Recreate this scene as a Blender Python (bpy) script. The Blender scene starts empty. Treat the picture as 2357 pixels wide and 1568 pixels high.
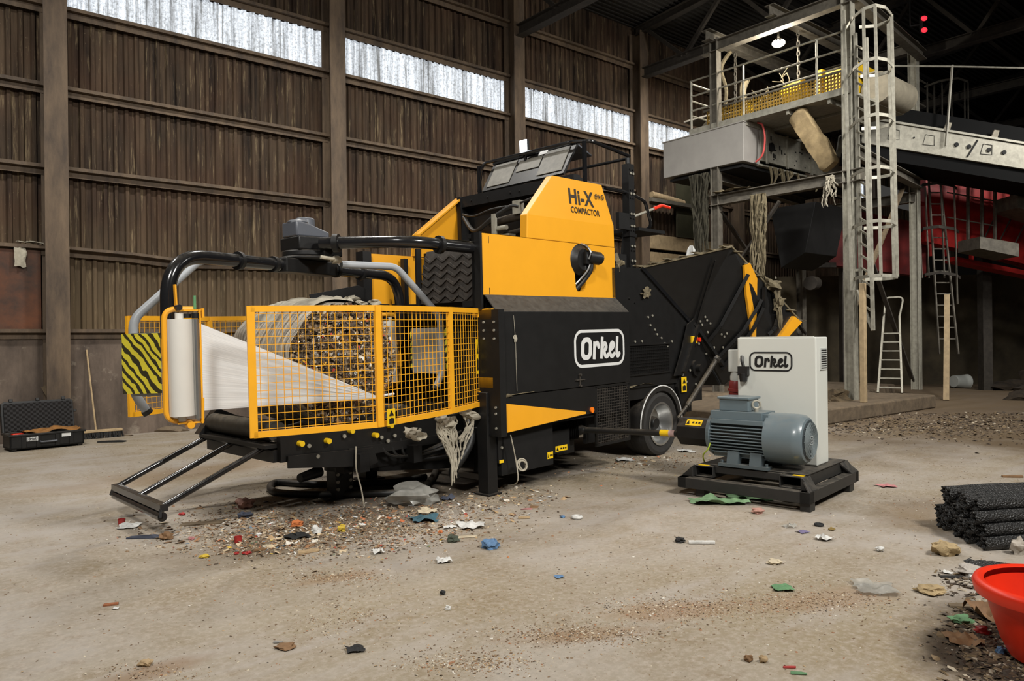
import bpy, bmesh, math, random
from mathutils import Matrix, Vector, noise
RND = random.Random(7)
SC = bpy.context.scene
COL = SC.collection
sin, cos, rad, PI = math.sin, math.cos, math.radians, math.pi

# ---------------------------------------------------------------- camera and frames of reference
F, CX, CY, CAMH = 1700.0, 1178.5, 784.0, 1.5
ROLL = rad(.6)
cR = Vector((cos(ROLL), 0, -sin(ROLL))); cU = Vector((sin(ROLL), 0, cos(ROLL))); cF = Vector((0, 1, 0))
CAM = Vector((0, 0, CAMH))
def ray(u, v): return cF + cR*((u-CX)/F) + cU*((CY-v)/F)
def G(u, v, z=0.0):
    d = ray(u, v); return CAM + d*((z-CAMH)/d.z)
def at_depth(u, v, d): return CAM + ray(u, v)*d
def frame(x, y, z, o): return Matrix(((x.x, y.x, z.x, o.x), (x.y, y.y, z.y, o.y), (x.z, y.z, z.z, o.z), (0, 0, 0, 1)))
cam_d = bpy.data.cameras.new('camera'); cam = bpy.data.objects.new('camera', cam_d); COL.objects.link(cam)
cam_d.sensor_width = 36; cam_d.lens = F/2357*36; cam_d.clip_end = 200
cam.matrix_world = frame(cR, cU, -cF, CAM); SC.camera = cam
# machine frame: x along the machine, y away from the camera
MO = G(1120, 1138)
ma = ray(2792, 722).normalized(); mb = Vector((0, 0, 1)).cross(ma).normalized(); mc = ma.cross(mb)
MF = frame(ma, mb, mc, MO)
# building frame: x along the left wall, y out through the wall
bW = Vector((sin(rad(50.7)), cos(rad(50.7)), 0)); bN = Vector((-bW.y, bW.x, 0))
WO = G(215, 1005)
BF = frame(bW, bN, Vector((0, 0, 1)), WO)
# skid frame
SN = G(1870, 1180)
e1 = Vector((.7516, -.6596, 0)).normalized(); e2 = Vector((-e1.y, e1.x, 0))
SF = frame(e1, e2, Vector((0, 0, 1)), SN)
WF = Matrix.Identity(4)
def inv_pt(M, p): return M.inverted() @ p

# ---------------------------------------------------------------- materials
MATS = {}
def srgb(r, g, b):
    f = lambda c: (c/255/12.92) if c/255 <= .04045 else ((c/255+.055)/1.055)**2.4
    return (f(r), f(g), f(b), 1)
class NT:
    def __init__(s, name):
        s.m = bpy.data.materials.new(name); s.m.use_nodes = True; s.t = s.m.node_tree
        s.b = s.t.nodes['Principled BSDF']; s.out = s.t.nodes['Material Output']
    def n(s, typ, **k):
        o = s.t.nodes.new(typ)
        for a, v in k.items():
            if a in o.inputs: o.inputs[a].default_value = v
            else: setattr(o, a, v)
        return o
    def l(s, a, b): s.t.links.new(a, b)
    def coord(s, scale=(1, 1, 1)):
        tc = s.n('ShaderNodeTexCoord'); mp = s.n('ShaderNodeMapping'); mp.inputs['Scale'].default_value = scale
        s.l(tc.outputs['Object'], mp.inputs['Vector']); return mp.outputs['Vector']
    def noise(s, vec, scale, detail=4, rough=.6):
        x = s.n('ShaderNodeTexNoise'); x.inputs['Scale'].default_value = scale; x.inputs['Detail'].default_value = detail
        x.inputs['Roughness'].default_value = rough; s.l(vec, x.inputs['Vector']); return x.outputs['Fac']
    def ramp(s, fac, stops, const=False):
        x = s.n('ShaderNodeValToRGB'); r = x.color_ramp
        if const: r.interpolation = 'CONSTANT'
        while len(r.elements) < len(stops): r.elements.new(.5)
        for e, (p, c) in zip(r.elements, stops):
            e.position = p; e.color = c if len(c) == 4 else (*c, 1)
        s.l(fac, x.inputs['Fac']); return x.outputs['Color']
    def mix(s, fac, a, b, typ='MIX'):
        x = s.n('ShaderNodeMix', data_type='RGBA', blend_type=typ)
        if isinstance(fac, (int, float)): x.inputs[0].default_value = fac
        else: s.l(fac, x.inputs[0])
        for v, i in ((a, 6), (b, 7)):
            if isinstance(v, tuple): x.inputs[i].default_value = v
            else: s.l(v, x.inputs[i])
        return x.outputs[2]
    def math(s, op, a, b=0.0):
        x = s.n('ShaderNodeMath', operation=op)
        for v, i in ((a, 0), (b, 1)):
            if isinstance(v, (int, float)): x.inputs[i].default_value = v
            else: s.l(v, x.inputs[i])
        return x.outputs[0]
    def bump(s, h, dist=.01, st=.5):
        x = s.n('ShaderNodeBump'); x.inputs['Distance'].default_value = dist; x.inputs['Strength'].default_value = st
        s.l(h, x.inputs['Height']); s.l(x.outputs['Normal'], s.b.inputs['Normal'])
    def base(s, c):
        if isinstance(c, tuple): s.b.inputs['Base Color'].default_value = c
        else: s.l(c, s.b.inputs['Base Color'])
    def set(s, **k):
        for a, v in k.items(): s.b.inputs[a.replace('_', ' ')].default_value = v
BW = lambda a, b: [(a, (0, 0, 0, 1)), (b, (1, 1, 1, 1))]
def simple(name, col, rough=.5, metal=0, var=.25, scale=6, dust=0, dustcol=srgb(150, 135, 112), bump=0, coat=0, spec=.5):
    """painted or plain surface: colour with soft variation, optional dust lying on faces that look up"""
    if name in MATS: return MATS[name]
    t = NT(name); v = t.coord()
    n1 = t.noise(v, scale, 5)
    dark = (col[0]*(1-var), col[1]*(1-var), col[2]*(1-var), 1)
    c = t.mix(t.ramp(n1, BW(.3, .7)), dark, col)
    if dust:
        g = t.n('ShaderNodeNewGeometry'); sep = t.n('ShaderNodeSeparateXYZ'); t.l(g.outputs['Normal'], sep.inputs[0])
        up = t.ramp(sep.outputs['Z'], BW(.25, .9))
        n2 = t.ramp(t.noise(v, 14, 8, .7), BW(.35, .65))
        spots = t.ramp(t.noise(v, 45, 6, .75), BW(.6, .72))
        f = t.math('MULTIPLY', t.math('ADD', t.math('MULTIPLY', up, n2), t.math('MULTIPLY', spots, .25)), dust)
        c = t.mix(f, c, dustcol)
        t.l(t.math('ADD', t.math('MULTIPLY', f, .5), rough), t.b.inputs['Roughness'])
    else:
        t.set(Roughness=rough)
    t.base(c); t.set(Metallic=metal); t.b.inputs['Specular IOR Level'].default_value = spec
    if coat: t.set(Coat_Weight=coat, Coat_Roughness=.08)
    if bump: t.bump(t.noise(v, 60, 5), bump, .6)
    MATS[name] = t.m; return t.m
def emit(name, col, st):
    if name in MATS: return MATS[name]
    t = NT(name); t.base((0, 0, 0, 1)); t.b.inputs['Emission Color'].default_value = col; t.b.inputs['Emission Strength'].default_value = st
    MATS[name] = t.m; return t.m

YEL = simple('yellow_paint', (.80, .36, .018, 1), .34, var=.06, scale=3, dust=.10, coat=.2)
YELW = simple('yellow_guard_paint', (.82, .38, .014, 1), .42, var=.08, scale=9, dust=.12)
BLK = simple('black_paint', (.0085, .0082, .008, 1), .45, var=.35, scale=7, dust=.30, dustcol=srgb(118, 106, 90), spec=.4)
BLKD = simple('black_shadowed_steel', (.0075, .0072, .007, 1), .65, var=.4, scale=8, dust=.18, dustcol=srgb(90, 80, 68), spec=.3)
BLKG = simple('gloss_black_pipe', (.010, .010, .011, 1), .16, var=.2, dust=.25, dustcol=srgb(120, 112, 98), coat=.4)
RUB = simple('rubber', (.022, .020, .018, 1), .75, var=.4, scale=9, dust=.35, dustcol=srgb(105, 94, 78), bump=.004)
HOSE = simple('hose_rubber', (.009, .009, .009, 1), .5, var=.3, dust=.25)
GRYTUBE = simple('grey_tube', srgb(158, 161, 164), .5, .1, var=.1)
GALV = simple('galvanised_steel', srgb(168, 164, 150), .55, .35, var=.35, scale=11, dust=.45, dustcol=srgb(150, 140, 118))
GALVD = simple('dirty_steel', srgb(112, 106, 95), .65, .2, var=.5, scale=7, dust=.6, dustcol=srgb(120, 108, 88))
STEELD = simple('dark_steel', srgb(66, 60, 53), .7, .2, var=.5, scale=8, dust=.4, dustcol=srgb(100, 90, 72))
CHROME = simple('bright_steel', srgb(190, 190, 188), .28, .9, var=.1)
WHT = simple('cabinet_paint', srgb(205, 206, 198), .42, var=.05, scale=2, dust=.08)
LGREY = simple('light_grey_plastic', srgb(178, 180, 174), .5, var=.1)
MOT = simple('motor_grey_paint', srgb(96, 110, 116), .35, var=.12, dust=.22, coat=.15)
MOTD = simple('motor_grey_dark', srgb(78, 88, 92), .45, var=.15, dust=.3)
SKID = simple('skid_paint', srgb(38, 37, 35), .55, var=.3, scale=12, dust=.75, dustcol=srgb(100, 92, 80))
LOGOW = simple('logo_white', srgb(205, 205, 202), .5, var=.03)
LOGOK = simple('logo_black', srgb(16, 16, 17), .5, var=.03)
LETT = simple('lettering_charcoal', srgb(44, 36, 26), .5, var=.03)
ORNG = simple('orange_lens', srgb(240, 120, 20), .3, var=.05)
REDP = simple('red_plastic', srgb(226, 48, 20), .38, var=.12, scale=4)
DKPLAST = simple('charcoal_plastic', srgb(82, 85, 92), .4, var=.1, dust=.2)
STICK = simple('warning_sticker', srgb(232, 190, 20), .5, var=.05)
WOOD = simple('pale_wood', srgb(185, 160, 122), .7, var=.3, scale=14)
WOODD = simple('grey_wood', srgb(112, 96, 74), .75, var=.4, scale=14)
ROLLW = simple('film_roll_white', srgb(208, 204, 196), .3, var=.04, coat=.2)
REDST = simple('red_machine_paint', srgb(178, 28, 22), .5, var=.5, scale=4, dust=.25, dustcol=srgb(110, 70, 55))
SAND = simple('boards_beige', srgb(168, 146, 112), .75, var=.35, scale=9)
RUSTY = simple('rag_dirty', srgb(128, 116, 90), .9, var=.6, scale=16)
RAGD = simple('rag_dark', srgb(62, 58, 44), .9, var=.6, scale=14)
RAGW = simple('rag_pale', srgb(176, 168, 150), .85, var=.4, scale=12)
FOAM = simple('foam_beige', srgb(188, 164, 122), .85, var=.5, scale=5, bump=.01)
CONC = simple('concrete_block', srgb(108, 93, 74), .85, var=.5, scale=7, dust=.3, dustcol=srgb(110, 92, 68), bump=.006)

def bl_(u, v):
    p = BF.inverted() @ G(u, v); return p.x, p.y
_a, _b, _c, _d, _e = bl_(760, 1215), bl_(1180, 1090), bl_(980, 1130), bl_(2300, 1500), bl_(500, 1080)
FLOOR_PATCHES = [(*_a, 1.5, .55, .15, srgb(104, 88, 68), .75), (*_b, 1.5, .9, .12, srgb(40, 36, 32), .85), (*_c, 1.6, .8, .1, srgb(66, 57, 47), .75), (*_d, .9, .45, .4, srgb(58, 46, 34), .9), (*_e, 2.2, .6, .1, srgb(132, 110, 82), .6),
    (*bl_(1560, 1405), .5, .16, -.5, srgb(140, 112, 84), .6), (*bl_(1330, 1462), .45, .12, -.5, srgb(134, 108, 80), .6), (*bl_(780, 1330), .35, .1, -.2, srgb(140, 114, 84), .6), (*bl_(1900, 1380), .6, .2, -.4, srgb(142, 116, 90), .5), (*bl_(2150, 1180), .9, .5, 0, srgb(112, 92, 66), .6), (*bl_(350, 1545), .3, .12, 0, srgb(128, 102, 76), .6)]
def m_concrete_floor():
    t = NT('dusty_concrete_floor'); v = t.coord()
    big = t.ramp(t.noise(v, .33, 5, .6), BW(.38, .64)); mid = t.ramp(t.noise(v, 1.3, 7, .65), BW(.42, .68)); fine = t.noise(v, 26, 6, .75)
    c = t.mix(big, srgb(158, 150, 140), srgb(145, 133, 111))
    c = t.mix(t.math('MULTIPLY', mid, .8), c, srgb(128, 113, 88))
    c = t.mix(t.math('MULTIPLY', t.ramp(t.noise(v, 5.5, 8, .75), BW(.52, .70)), .55), c, srgb(120, 100, 76))
    c = t.mix(t.ramp(fine, BW(.45, .72)), c, srgb(170, 159, 146))
    # smooth worn strips along the driving direction
    sv = t.coord((.5, 2.2, 1)); c = t.mix(t.math('MULTIPLY', t.ramp(t.noise(sv, 1.1, 4), BW(.5, .66)), .65), c, srgb(163, 155, 147))
    # dark brown dirt towards the far side
    tc = t.n('ShaderNodeTexCoord'); sep = t.n('ShaderNodeSeparateXYZ'); t.l(tc.outputs['Object'], sep.inputs[0])
    far = t.ramp(t.math('ADD', t.math('MULTIPLY', sep.outputs['X'], .075), t.math('MULTIPLY', t.noise(v, .9, 5), .5)), BW(.74, 1.0))
    c = t.mix(t.math('MULTIPLY', far, .85), c, srgb(88, 71, 50))
    sp = t.n('ShaderNodeTexVoronoi'); sp.inputs['Scale'].default_value = 38; t.l(v, sp.inputs['Vector'])
    dot = t.math('MULTIPLY', t.ramp(sp.outputs['Distance'], [(.0, (1, 1, 1, 1)), (.16, (0, 0, 0, 1))]), t.ramp(t.noise(v, 2.0, 5), BW(.5, .66)))
    spc = t.ramp(sp.outputs['Color'], [(.0, srgb(70, 52, 36)), (.5, srgb(120, 92, 66)), (1, srgb(205, 196, 178))])
    c = t.mix(dot, c, spc)
    # trodden dirt where litter falls, darker patches below the machine
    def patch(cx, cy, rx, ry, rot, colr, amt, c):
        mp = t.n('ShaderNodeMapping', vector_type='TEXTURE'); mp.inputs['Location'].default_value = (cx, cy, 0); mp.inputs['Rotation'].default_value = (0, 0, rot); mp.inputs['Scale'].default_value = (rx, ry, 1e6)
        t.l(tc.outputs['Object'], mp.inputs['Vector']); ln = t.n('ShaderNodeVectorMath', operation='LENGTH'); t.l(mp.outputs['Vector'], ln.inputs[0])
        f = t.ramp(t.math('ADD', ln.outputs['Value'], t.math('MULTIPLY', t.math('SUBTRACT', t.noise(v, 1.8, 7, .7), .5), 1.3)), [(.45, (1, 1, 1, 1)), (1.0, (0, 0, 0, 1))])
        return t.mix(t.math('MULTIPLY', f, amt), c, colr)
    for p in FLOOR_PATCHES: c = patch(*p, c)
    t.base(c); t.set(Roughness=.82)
    t.b.inputs['Specular IOR Level'].default_value = .25
    t.bump(t.math('ADD', fine, t.math('MULTIPLY', dot, .8)), .006, .6); return t.m
def m_wall_sheet():
    t = NT('brown_corrugated_sheet'); v = t.coord((5, 5, .35)); v2 = t.coord((9, 9, .8)); v3 = t.coord()
    c = t.mix(t.ramp(t.noise(v, 1.2, 6, .65), BW(.36, .66)), srgb(33, 26, 21), srgb(84, 69, 54))
    c = t.mix(t.math('MULTIPLY', t.ramp(t.noise(v2, 1.6, 7, .7), BW(.56, .70)), .6), c, srgb(158, 140, 108))
    c = t.mix(t.math('MULTIPLY', t.ramp(t.noise(v3, .6, 5), BW(.45, .7)), .5), c, srgb(74, 50, 36))
    sp = t.ramp(t.noise(v3, 34, 3, .5), BW(.70, .76)); c = t.mix(t.math('MULTIPLY', sp, .35), c, srgb(150, 135, 110))
    tc = t.n('ShaderNodeTexCoord'); sep = t.n('ShaderNodeSeparateXYZ'); t.l(tc.outputs['Object'], sep.inputs[0])
    low = t.ramp(t.math('MULTIPLY', sep.outputs['Z'], .2), [(.30, (1, 1, 1, 1)), (.75, (0, 0, 0, 1))])
    c = t.mix(t.math('MULTIPLY', low, .40), c, srgb(134, 115, 86))
    t.base(c); t.set(Roughness=.8); t.b.inputs['Specular IOR Level'].default_value = .2; return t.m
def m_wall_conc():
    t = NT('stained_concrete_wall'); v = t.coord((1.5, 1.5, .7)); v3 = t.coord()
    c = t.mix(t.ramp(t.noise(v, 1.3, 7, .65), BW(.34, .68)), srgb(64, 54, 47), srgb(116, 101, 88))
    c = t.mix(t.math('MULTIPLY', t.ramp(t.noise(v3, 2.6, 7, .7), BW(.58, .72)), .6), c, srgb(172, 160, 142))
    c = t.mix(t.math('MULTIPLY', t.ramp(t.noise(t.coord((3, 3, .3)), 1.2, 5), BW(.55, .75)), .6), c, srgb(52, 43, 36))
    t.base(c); t.set(Roughness=.85); t.bump(t.noise(v3, 30, 5), .004, .5); return t.m
def m_window():
    t = NT('translucent_sheet_daylight'); v = t.coord((7, 7, .25)); v2 = t.coord((1, 1, 1))
    g = t.ramp(t.noise(v, 1.3, 6, .7), [(.34, (.03, .03, .03, 1)), (.47, (.55, .55, .55, 1)), (.62, (1, 1, 1, 1))])
    g2 = t.ramp(t.noise(v2, 20, 8, .8), [(.36, (.25, .25, .25, 1)), (.55, (1, 1, 1, 1))]); c = t.mix(1.0, g, g2, 'MULTIPLY')
    tc = t.n('ShaderNodeTexCoord'); sep = t.n('ShaderNodeSeparateXYZ'); t.l(tc.outputs['Object'], sep.inputs[0])
    seam = t.ramp(t.math('FRACT', t.math('MULTIPLY', sep.outputs['X'], .93)), [(0, (.08, .08, .08, 1)), (.035, (1, 1, 1, 1))]); c = t.mix(1.0, c, seam, 'MULTIPLY'); c = t.mix(1.0, c, (.80, .86, .93, 1), 'MULTIPLY')
    t.base(srgb(120, 120, 118)); t.set(Roughness=.6)
    t.l(c, t.b.inputs['Emission Color']); t.b.inputs['Emission Strength'].default_value = 1.5; return t.m
def m_rust():
    t = NT('rusty_plate'); v = t.coord()
    c = t.mix(t.ramp(t.noise(v, 1.6, 7, .7), BW(.35, .68)), srgb(52, 38, 30), srgb(106, 62, 36))
    c = t.mix(t.math('MULTIPLY', t.ramp(t.noise(v, 5, 7, .7), BW(.5, .75)), .5), c, srgb(70, 56, 46))
    t.base(c); t.set(Roughness=.75); return t.m
def m_column():
    t = NT('brown_column_paint'); v = t.coord((2, 2, .5))
    c = t.mix(t.ramp(t.noise(v, 2, 7, .7), BW(.35, .7)), srgb(66, 54, 43), srgb(108, 90, 70))
    t.base(c); t.set(Roughness=.75); t.bump(t.noise(t.coord(), 50, 4), .003, .5); return t.m
def m_bale_face():
    t = NT('baled_waste'); v = t.coord()
    vo = t.n('ShaderNodeTexVoronoi'); vo.inputs['Scale'].default_value = 34; t.l(v, vo.inputs['Vector'])
    dv = t.mix(.12, v, t.n('ShaderNodeTexNoise', Scale=9.0).outputs['Color']); t.l(dv, vo.inputs['Vector'])
    sepc = t.n('ShaderNodeSeparateColor'); t.l(vo.outputs['Color'], sepc.inputs[0])
    c = t.ramp(sepc.outputs[0], [(0, srgb(66, 54, 42)), (.3, srgb(100, 84, 64)), (.52, srgb(132, 112, 88)), (.68, srgb(84, 70, 56)), (.78, srgb(164, 146, 120)), (.9, srgb(136, 100, 70)), (.94, srgb(204, 198, 188))], True)
    c = t.mix(t.ramp(t.noise(v, 22, 6, .7), BW(.38, .62)), t.mix(.5, c, (.02, .016, .012, 1)), c)
    t.base(c); t.set(Roughness=.8); t.bump(t.math('ADD', vo.outputs['Distance'], t.noise(v, 40, 5)), .03, .8); return t.m
def m_bale_wrap():
    t = NT('bale_net_wrap'); v = t.coord((1.2, 18, 1.2)); v2 = t.coord()
    c = t.mix(t.ramp(t.noise(v, 2.0, 7, .7), BW(.36, .6)), srgb(66, 56, 44), srgb(186, 176, 160))
    c = t.mix(t.math('MULTIPLY', t.ramp(t.noise(v2, 9, 6), BW(.55, .7)), .6), c, srgb(92, 78, 58))
    t.base(c); t.set(Roughness=.5); t.bump(t.noise(v, 4, 6), .02, .8); return t.m
def m_film():
    t = NT('stretch_film'); tc = t.n('ShaderNodeTexCoord')
    mp = t.n('ShaderNodeMapping'); mp.inputs['Scale'].default_value = (1.2, 46, 1); t.l(tc.outputs['UV'], mp.inputs['Vector'])
    s = t.noise(mp.outputs['Vector'], 1.6, 6, .65)
    c = t.mix(t.ramp(s, BW(.3, .7)), srgb(202, 202, 201), srgb(226, 225, 223))
    t.base(c); t.set(Roughness=.28); t.l(t.ramp(s, [(.25, (.90,)*3), (.6, (.98,)*3)]), t.b.inputs['Alpha'])
    t.bump(s, .004, .35); return t.m
def m_hazard():
    t = NT('hazard_stripes'); tc = t.n('ShaderNodeTexCoord'); sep = t.n('ShaderNodeSeparateXYZ'); t.l(tc.outputs['UV'], sep.inputs[0])
    nz = t.n('ShaderNodeTexNoise', Scale=2.2); t.l(tc.outputs['UV'], nz.inputs['Vector'])
    w = t.math('ADD', t.math('ADD', t.math('MULTIPLY', sep.outputs['X'], 4.4), t.math('MULTIPLY', sep.outputs['Y'], 5.0)), t.math('MULTIPLY', nz.outputs['Fac'], 2.0))
    f = t.math('FRACT', w); st = t.ramp(f, [(0, srgb(52, 48, 28)), (.42, srgb(228, 212, 60))], True)
    t.base(st); t.set(Roughness=.5); return t.m
def m_net():
    t = NT('black_plastic_net'); v = t.coord()
    vo = t.n('ShaderNodeTexVoronoi', Scale=75.0); t.l(v, vo.inputs['Vector'])
    c = t.mix(t.ramp(vo.outputs['Distance'], BW(.25, .6)), (.004, .004, .004, 1), (.028, .027, .026, 1))
    t.base(c); t.set(Roughness=.45); t.bump(vo.outputs['Distance'], .012, 1.0); return t.m
def m_chips(name, stops, seed=0):
    t = NT(name); g = t.n('ShaderNodeNewGeometry')
    t.base(t.ramp(g.outputs['Random Per Island'], stops, True)); t.set(Roughness=.8); return t.m
def m_tread():
    t = NT('tread_belt_rubber'); v = t.coord()
    c = t.mix(t.ramp(t.noise(v, 9, 7, .7), BW(.3, .75)), srgb(30, 27, 24), srgb(70, 62, 54))
    t.base(c); t.set(Roughness=.8); return t.m
def m_plastic_sheet(name, col, a=.6):
    t = NT(name); v = t.coord()
    t.base(t.mix(t.ramp(t.noise(v, 12, 5), BW(.3, .7)), tuple(x*.6 for x in col[:3])+(1,), col)); t.set(Roughness=.3, Alpha=a); return t.m
def m_perf(name, col, scale=26):
    """sheet with round punched holes"""
    t = NT(name); tc = t.n('ShaderNodeTexCoord'); mp = t.n('ShaderNodeMapping'); mp.inputs['Scale'].default_value = (scale, scale, scale); t.l(tc.outputs['Object'], mp.inputs['Vector'])
    fr = t.n('ShaderNodeVectorMath', operation='FRACTION'); t.l(mp.outputs['Vector'], fr.inputs[0])
    sb = t.n('ShaderNodeVectorMath', operation='SUBTRACT'); t.l(fr.outputs[0], sb.inputs[0]); sb.inputs[1].default_value = (.5, .5, .5)
    ml = t.n('ShaderNodeVectorMath', operation='MULTIPLY'); t.l(sb.outputs[0], ml.inputs[0]); ml.inputs[1].default_value = (0, 1, 1)
    ln = t.n('ShaderNodeVectorMath', operation='LENGTH'); t.l(ml.outputs[0], ln.inputs[0])
    t.l(t.ramp(ln.outputs['Value'], [(.0, (0, 0, 0, 1)), (.34, (1, 1, 1, 1))], True), t.b.inputs['Alpha'])
    t.base(col); t.set(Roughness=.5); return t.m
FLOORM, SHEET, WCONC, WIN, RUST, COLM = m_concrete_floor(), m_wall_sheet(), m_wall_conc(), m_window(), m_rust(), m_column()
BALEF, BALEW, FILM, HAZ, NETM, TREAD = m_bale_face(), m_bale_wrap(), m_film(), m_hazard(), m_net(), m_tread()
CHIPS = m_chips('waste_crumbs', [(0, srgb(104, 82, 60)), (.2, srgb(134, 108, 80)), (.42, srgb(166, 142, 110)), (.6, srgb(122, 100, 76)), (.74, srgb(190, 178, 156)), (.86, srgb(148, 106, 76)), (.94, srgb(206, 200, 188)), (.98, srgb(80, 70, 60))])
CHIPD = m_chips('waste_litter', [(0, srgb(92, 72, 52)), (.2, srgb(126, 102, 76)), (.36, srgb(78, 64, 50)), (.46, srgb(152, 130, 102)), (.62, srgb(176, 160, 136)), (.78, srgb(140, 104, 74)), (.88, srgb(196, 190, 178)), (.945, srgb(176, 116, 74)), (.965, srgb(150, 60, 48)), (.978, srgb(92, 112, 130)), (.988, srgb(186, 158, 70)), (.994, srgb(100, 124, 96))])
CHIPL = m_chips('litter_flakes', [(0, srgb(120, 92, 64)), (.2, srgb(170, 142, 106)), (.4, srgb(196, 176, 144)), (.52, srgb(96, 76, 58)), (.64, srgb(212, 204, 190)), (.78, srgb(150, 110, 76)), (.85, srgb(206, 206, 204)), (.91, srgb(190, 110, 70)), (.94, srgb(70, 64, 60)), (.96, srgb(96, 124, 146)), (.975, srgb(176, 60, 46)), (.988, srgb(200, 166, 70))])
FLAKES = m_chips('bale_flakes', [(0, srgb(58, 46, 34)), (.25, srgb(96, 78, 58)), (.45, srgb(128, 106, 80)), (.6, srgb(74, 62, 50)), (.7, srgb(160, 142, 116)), (.82, srgb(120, 84, 56)), (.88, srgb(204, 200, 190)), (.93, srgb(186, 150, 96)), (.955, srgb(92, 116, 150)), (.97, srgb(200, 150, 40)), (.985, srgb(170, 60, 46))])
CHIPK = m_chips('dark_waste', [(0, srgb(58, 46, 34)), (.3, srgb(84, 68, 50)), (.6, srgb(112, 94, 68)), (.8, srgb(66, 56, 46)), (.92, srgb(164, 152, 132))])

# ---------------------------------------------------------------- mesh building
class MB:
    def __init__(s): s.v = []; s.f = []; s.uv = None
    def add(s, vs, fs):
        o = len(s.v); s.v += [Vector(p) for p in vs]; s.f += [tuple(i+o for i in f) for f in fs]; return s
    def box(s, a, b, R=None, c=None):
        (x0, y0, z0), (x1, y1, z1) = a, b
        vs = [Vector(p) for p in ((x0, y0, z0), (x1, y0, z0), (x1, y1, z0), (x0, y1, z0), (x0, y0, z1), (x1, y0, z1), (x1, y1, z1), (x0, y1, z1))]
        if R is not None:
            c = Vector(c) if c is not None else Vector(((x0+x1)/2, (y0+y1)/2, (z0+z1)/2)); vs = [R @ (p-c)+c for p in vs]
        return s.add(vs, [(0, 3, 2, 1), (4, 5, 6, 7), (0, 1, 5, 4), (1, 2, 6, 5), (2, 3, 7, 6), (3, 0, 4, 7)])
    def bar(s, p, q, w, h=None, up=(0, 0, 1)):
        """rectangular bar from p to q, w across, h along up"""
        p, q = Vector(p), Vector(q); h = h or w; d = (q-p).normalized(); u = Vector(up)
        if abs(d.dot(u)) > .98: u = Vector((1, 0, 0)) if abs(d.x) < .9 else Vector((0, 1, 0))
        x = d.cross(u).normalized(); y = x.cross(d).normalized()
        vs = [e+x*sx*w/2+y*sy*h/2 for e in (p, q) for sx, sy in ((-1, -1), (1, -1), (1, 1), (-1, 1))]
        return s.add(vs, [(0, 1, 2, 3)[::-1], (4, 5, 6, 7), (0, 1, 5, 4), (1, 2, 6, 5), (2, 3, 7, 6), (3, 0, 4, 7)])
    def ibeam(s, p, q, w, h, t=.015, up=(0, 0, 1)):
        p, q = Vector(p), Vector(q); d = (q-p).normalized(); u = Vector(up)
        if abs(d.dot(u)) > .98: u = Vector((0, 1, 0))
        x = d.cross(u).normalized(); y = x.cross(d).normalized()
        s.bar(p+y*(h/2-t/2), q+y*(h/2-t/2), w, t, up=y); s.bar(p-y*(h/2-t/2), q-y*(h/2-t/2), w, t, up=y); s.bar(p, q, t, h-2*t, up=y); return s
    def cyl(s, p, q, r, r2=None, n=20, cap=True):
        p, q = Vector(p), Vector(q); r2 = r if r2 is None else r2; d = (q-p).normalized()
        x = d.orthogonal().normalized(); y = d.cross(x)
        vs = [e+(x*cos(2*PI*i/n)+y*sin(2*PI*i/n))*rr for e, rr in ((p, r), (q, r2)) for i in range(n)]
        fs = [(i, (i+1) % n, n+(i+1) % n, n+i) for i in range(n)]
        if cap: fs += [tuple(range(n))[::-1], tuple(range(n, 2*n))]
        return s.add(vs, fs)
    def tube(s, path, r, n=10, closed=False, cap=True):
        P = [Vector(p) for p in path]; m = len(P); rings = []; prev = None
        for i in range(m):
            a = P[i-1] if (i > 0 or closed) else P[i]; b = P[(i+1) % m] if (i < m-1 or closed) else P[i]
            d = (b-a).normalized()
            if prev is None: x = d.orthogonal().normalized()
            else:
                x = prev-d*prev.dot(d)
                x = x.normalized() if x.length > 1e-6 else d.orthogonal().normalized()
            prev = x; y = d.cross(x); rr = r[i] if isinstance(r, (list, tuple)) else r
            rings.append([P[i]+(x*cos(2*PI*k/n)+y*sin(2*PI*k/n))*rr for k in range(n)])
        vs = [p for g in rings for p in g]; fs = []
        for i in range(m if closed else m-1):
            j = (i+1) % m
            fs += [(i*n+k, i*n+(k+1) % n, j*n+(k+1) % n, j*n+k) for k in range(n)]
        if cap and not closed: fs += [tuple(range(n))[::-1], tuple(range((m-1)*n, m*n))]
        return s.add(vs, fs)
    def prism(s, poly, axis, d0, d1):
        """polygon in the plane normal to axis ('x','y','z'), extruded from d0 to d1"""
        mk = {'x': lambda p, d: (d, p[0], p[1]), 'y': lambda p, d: (p[0], d, p[1]), 'z': lambda p, d: (p[0], p[1], d)}[axis]
        n = len(poly); vs = [mk(p, d) for d in (d0, d1) for p in poly]
        return s.add(vs, [tuple(range(n)), tuple(range(n, 2*n))[::-1]]+[(i, n+i, n+(i+1) % n, (i+1) % n) for i in range(n)])
    def slab(s, quad, t):
        """plate of thickness t from a planar polygon of 3-D points"""
        q = [Vector(p) for p in quad]; nrm = (q[1]-q[0]).cross(q[2]-q[0]).normalized()*t; n = len(q)
        return s.add(q+[p-nrm for p in q], [tuple(range(n)), tuple(range(n, 2*n))[::-1]]+[(i, n+i, n+(i+1) % n, (i+1) % n) for i in range(n)])
    def lathe(s, prof, o, ax, n=32, closed=False):
        """profile of (distance along ax, radius)"""
        o, ax = Vector(o), Vector(ax).normalized(); x = ax.orthogonal().normalized(); y = ax.cross(x); m = len(prof)
        vs = [o+ax*h+(x*cos(2*PI*k/n)+y*sin(2*PI*k/n))*r for h, r in prof for k in range(n)]
        fs = [(i*n+k, i*n+(k+1) % n, (i+1) % m*n+(k+1) % n, (i+1) % m*n+k) for i in range(m if closed else m-1) for k in range(n)]
        return s.add(vs, fs)
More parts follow.
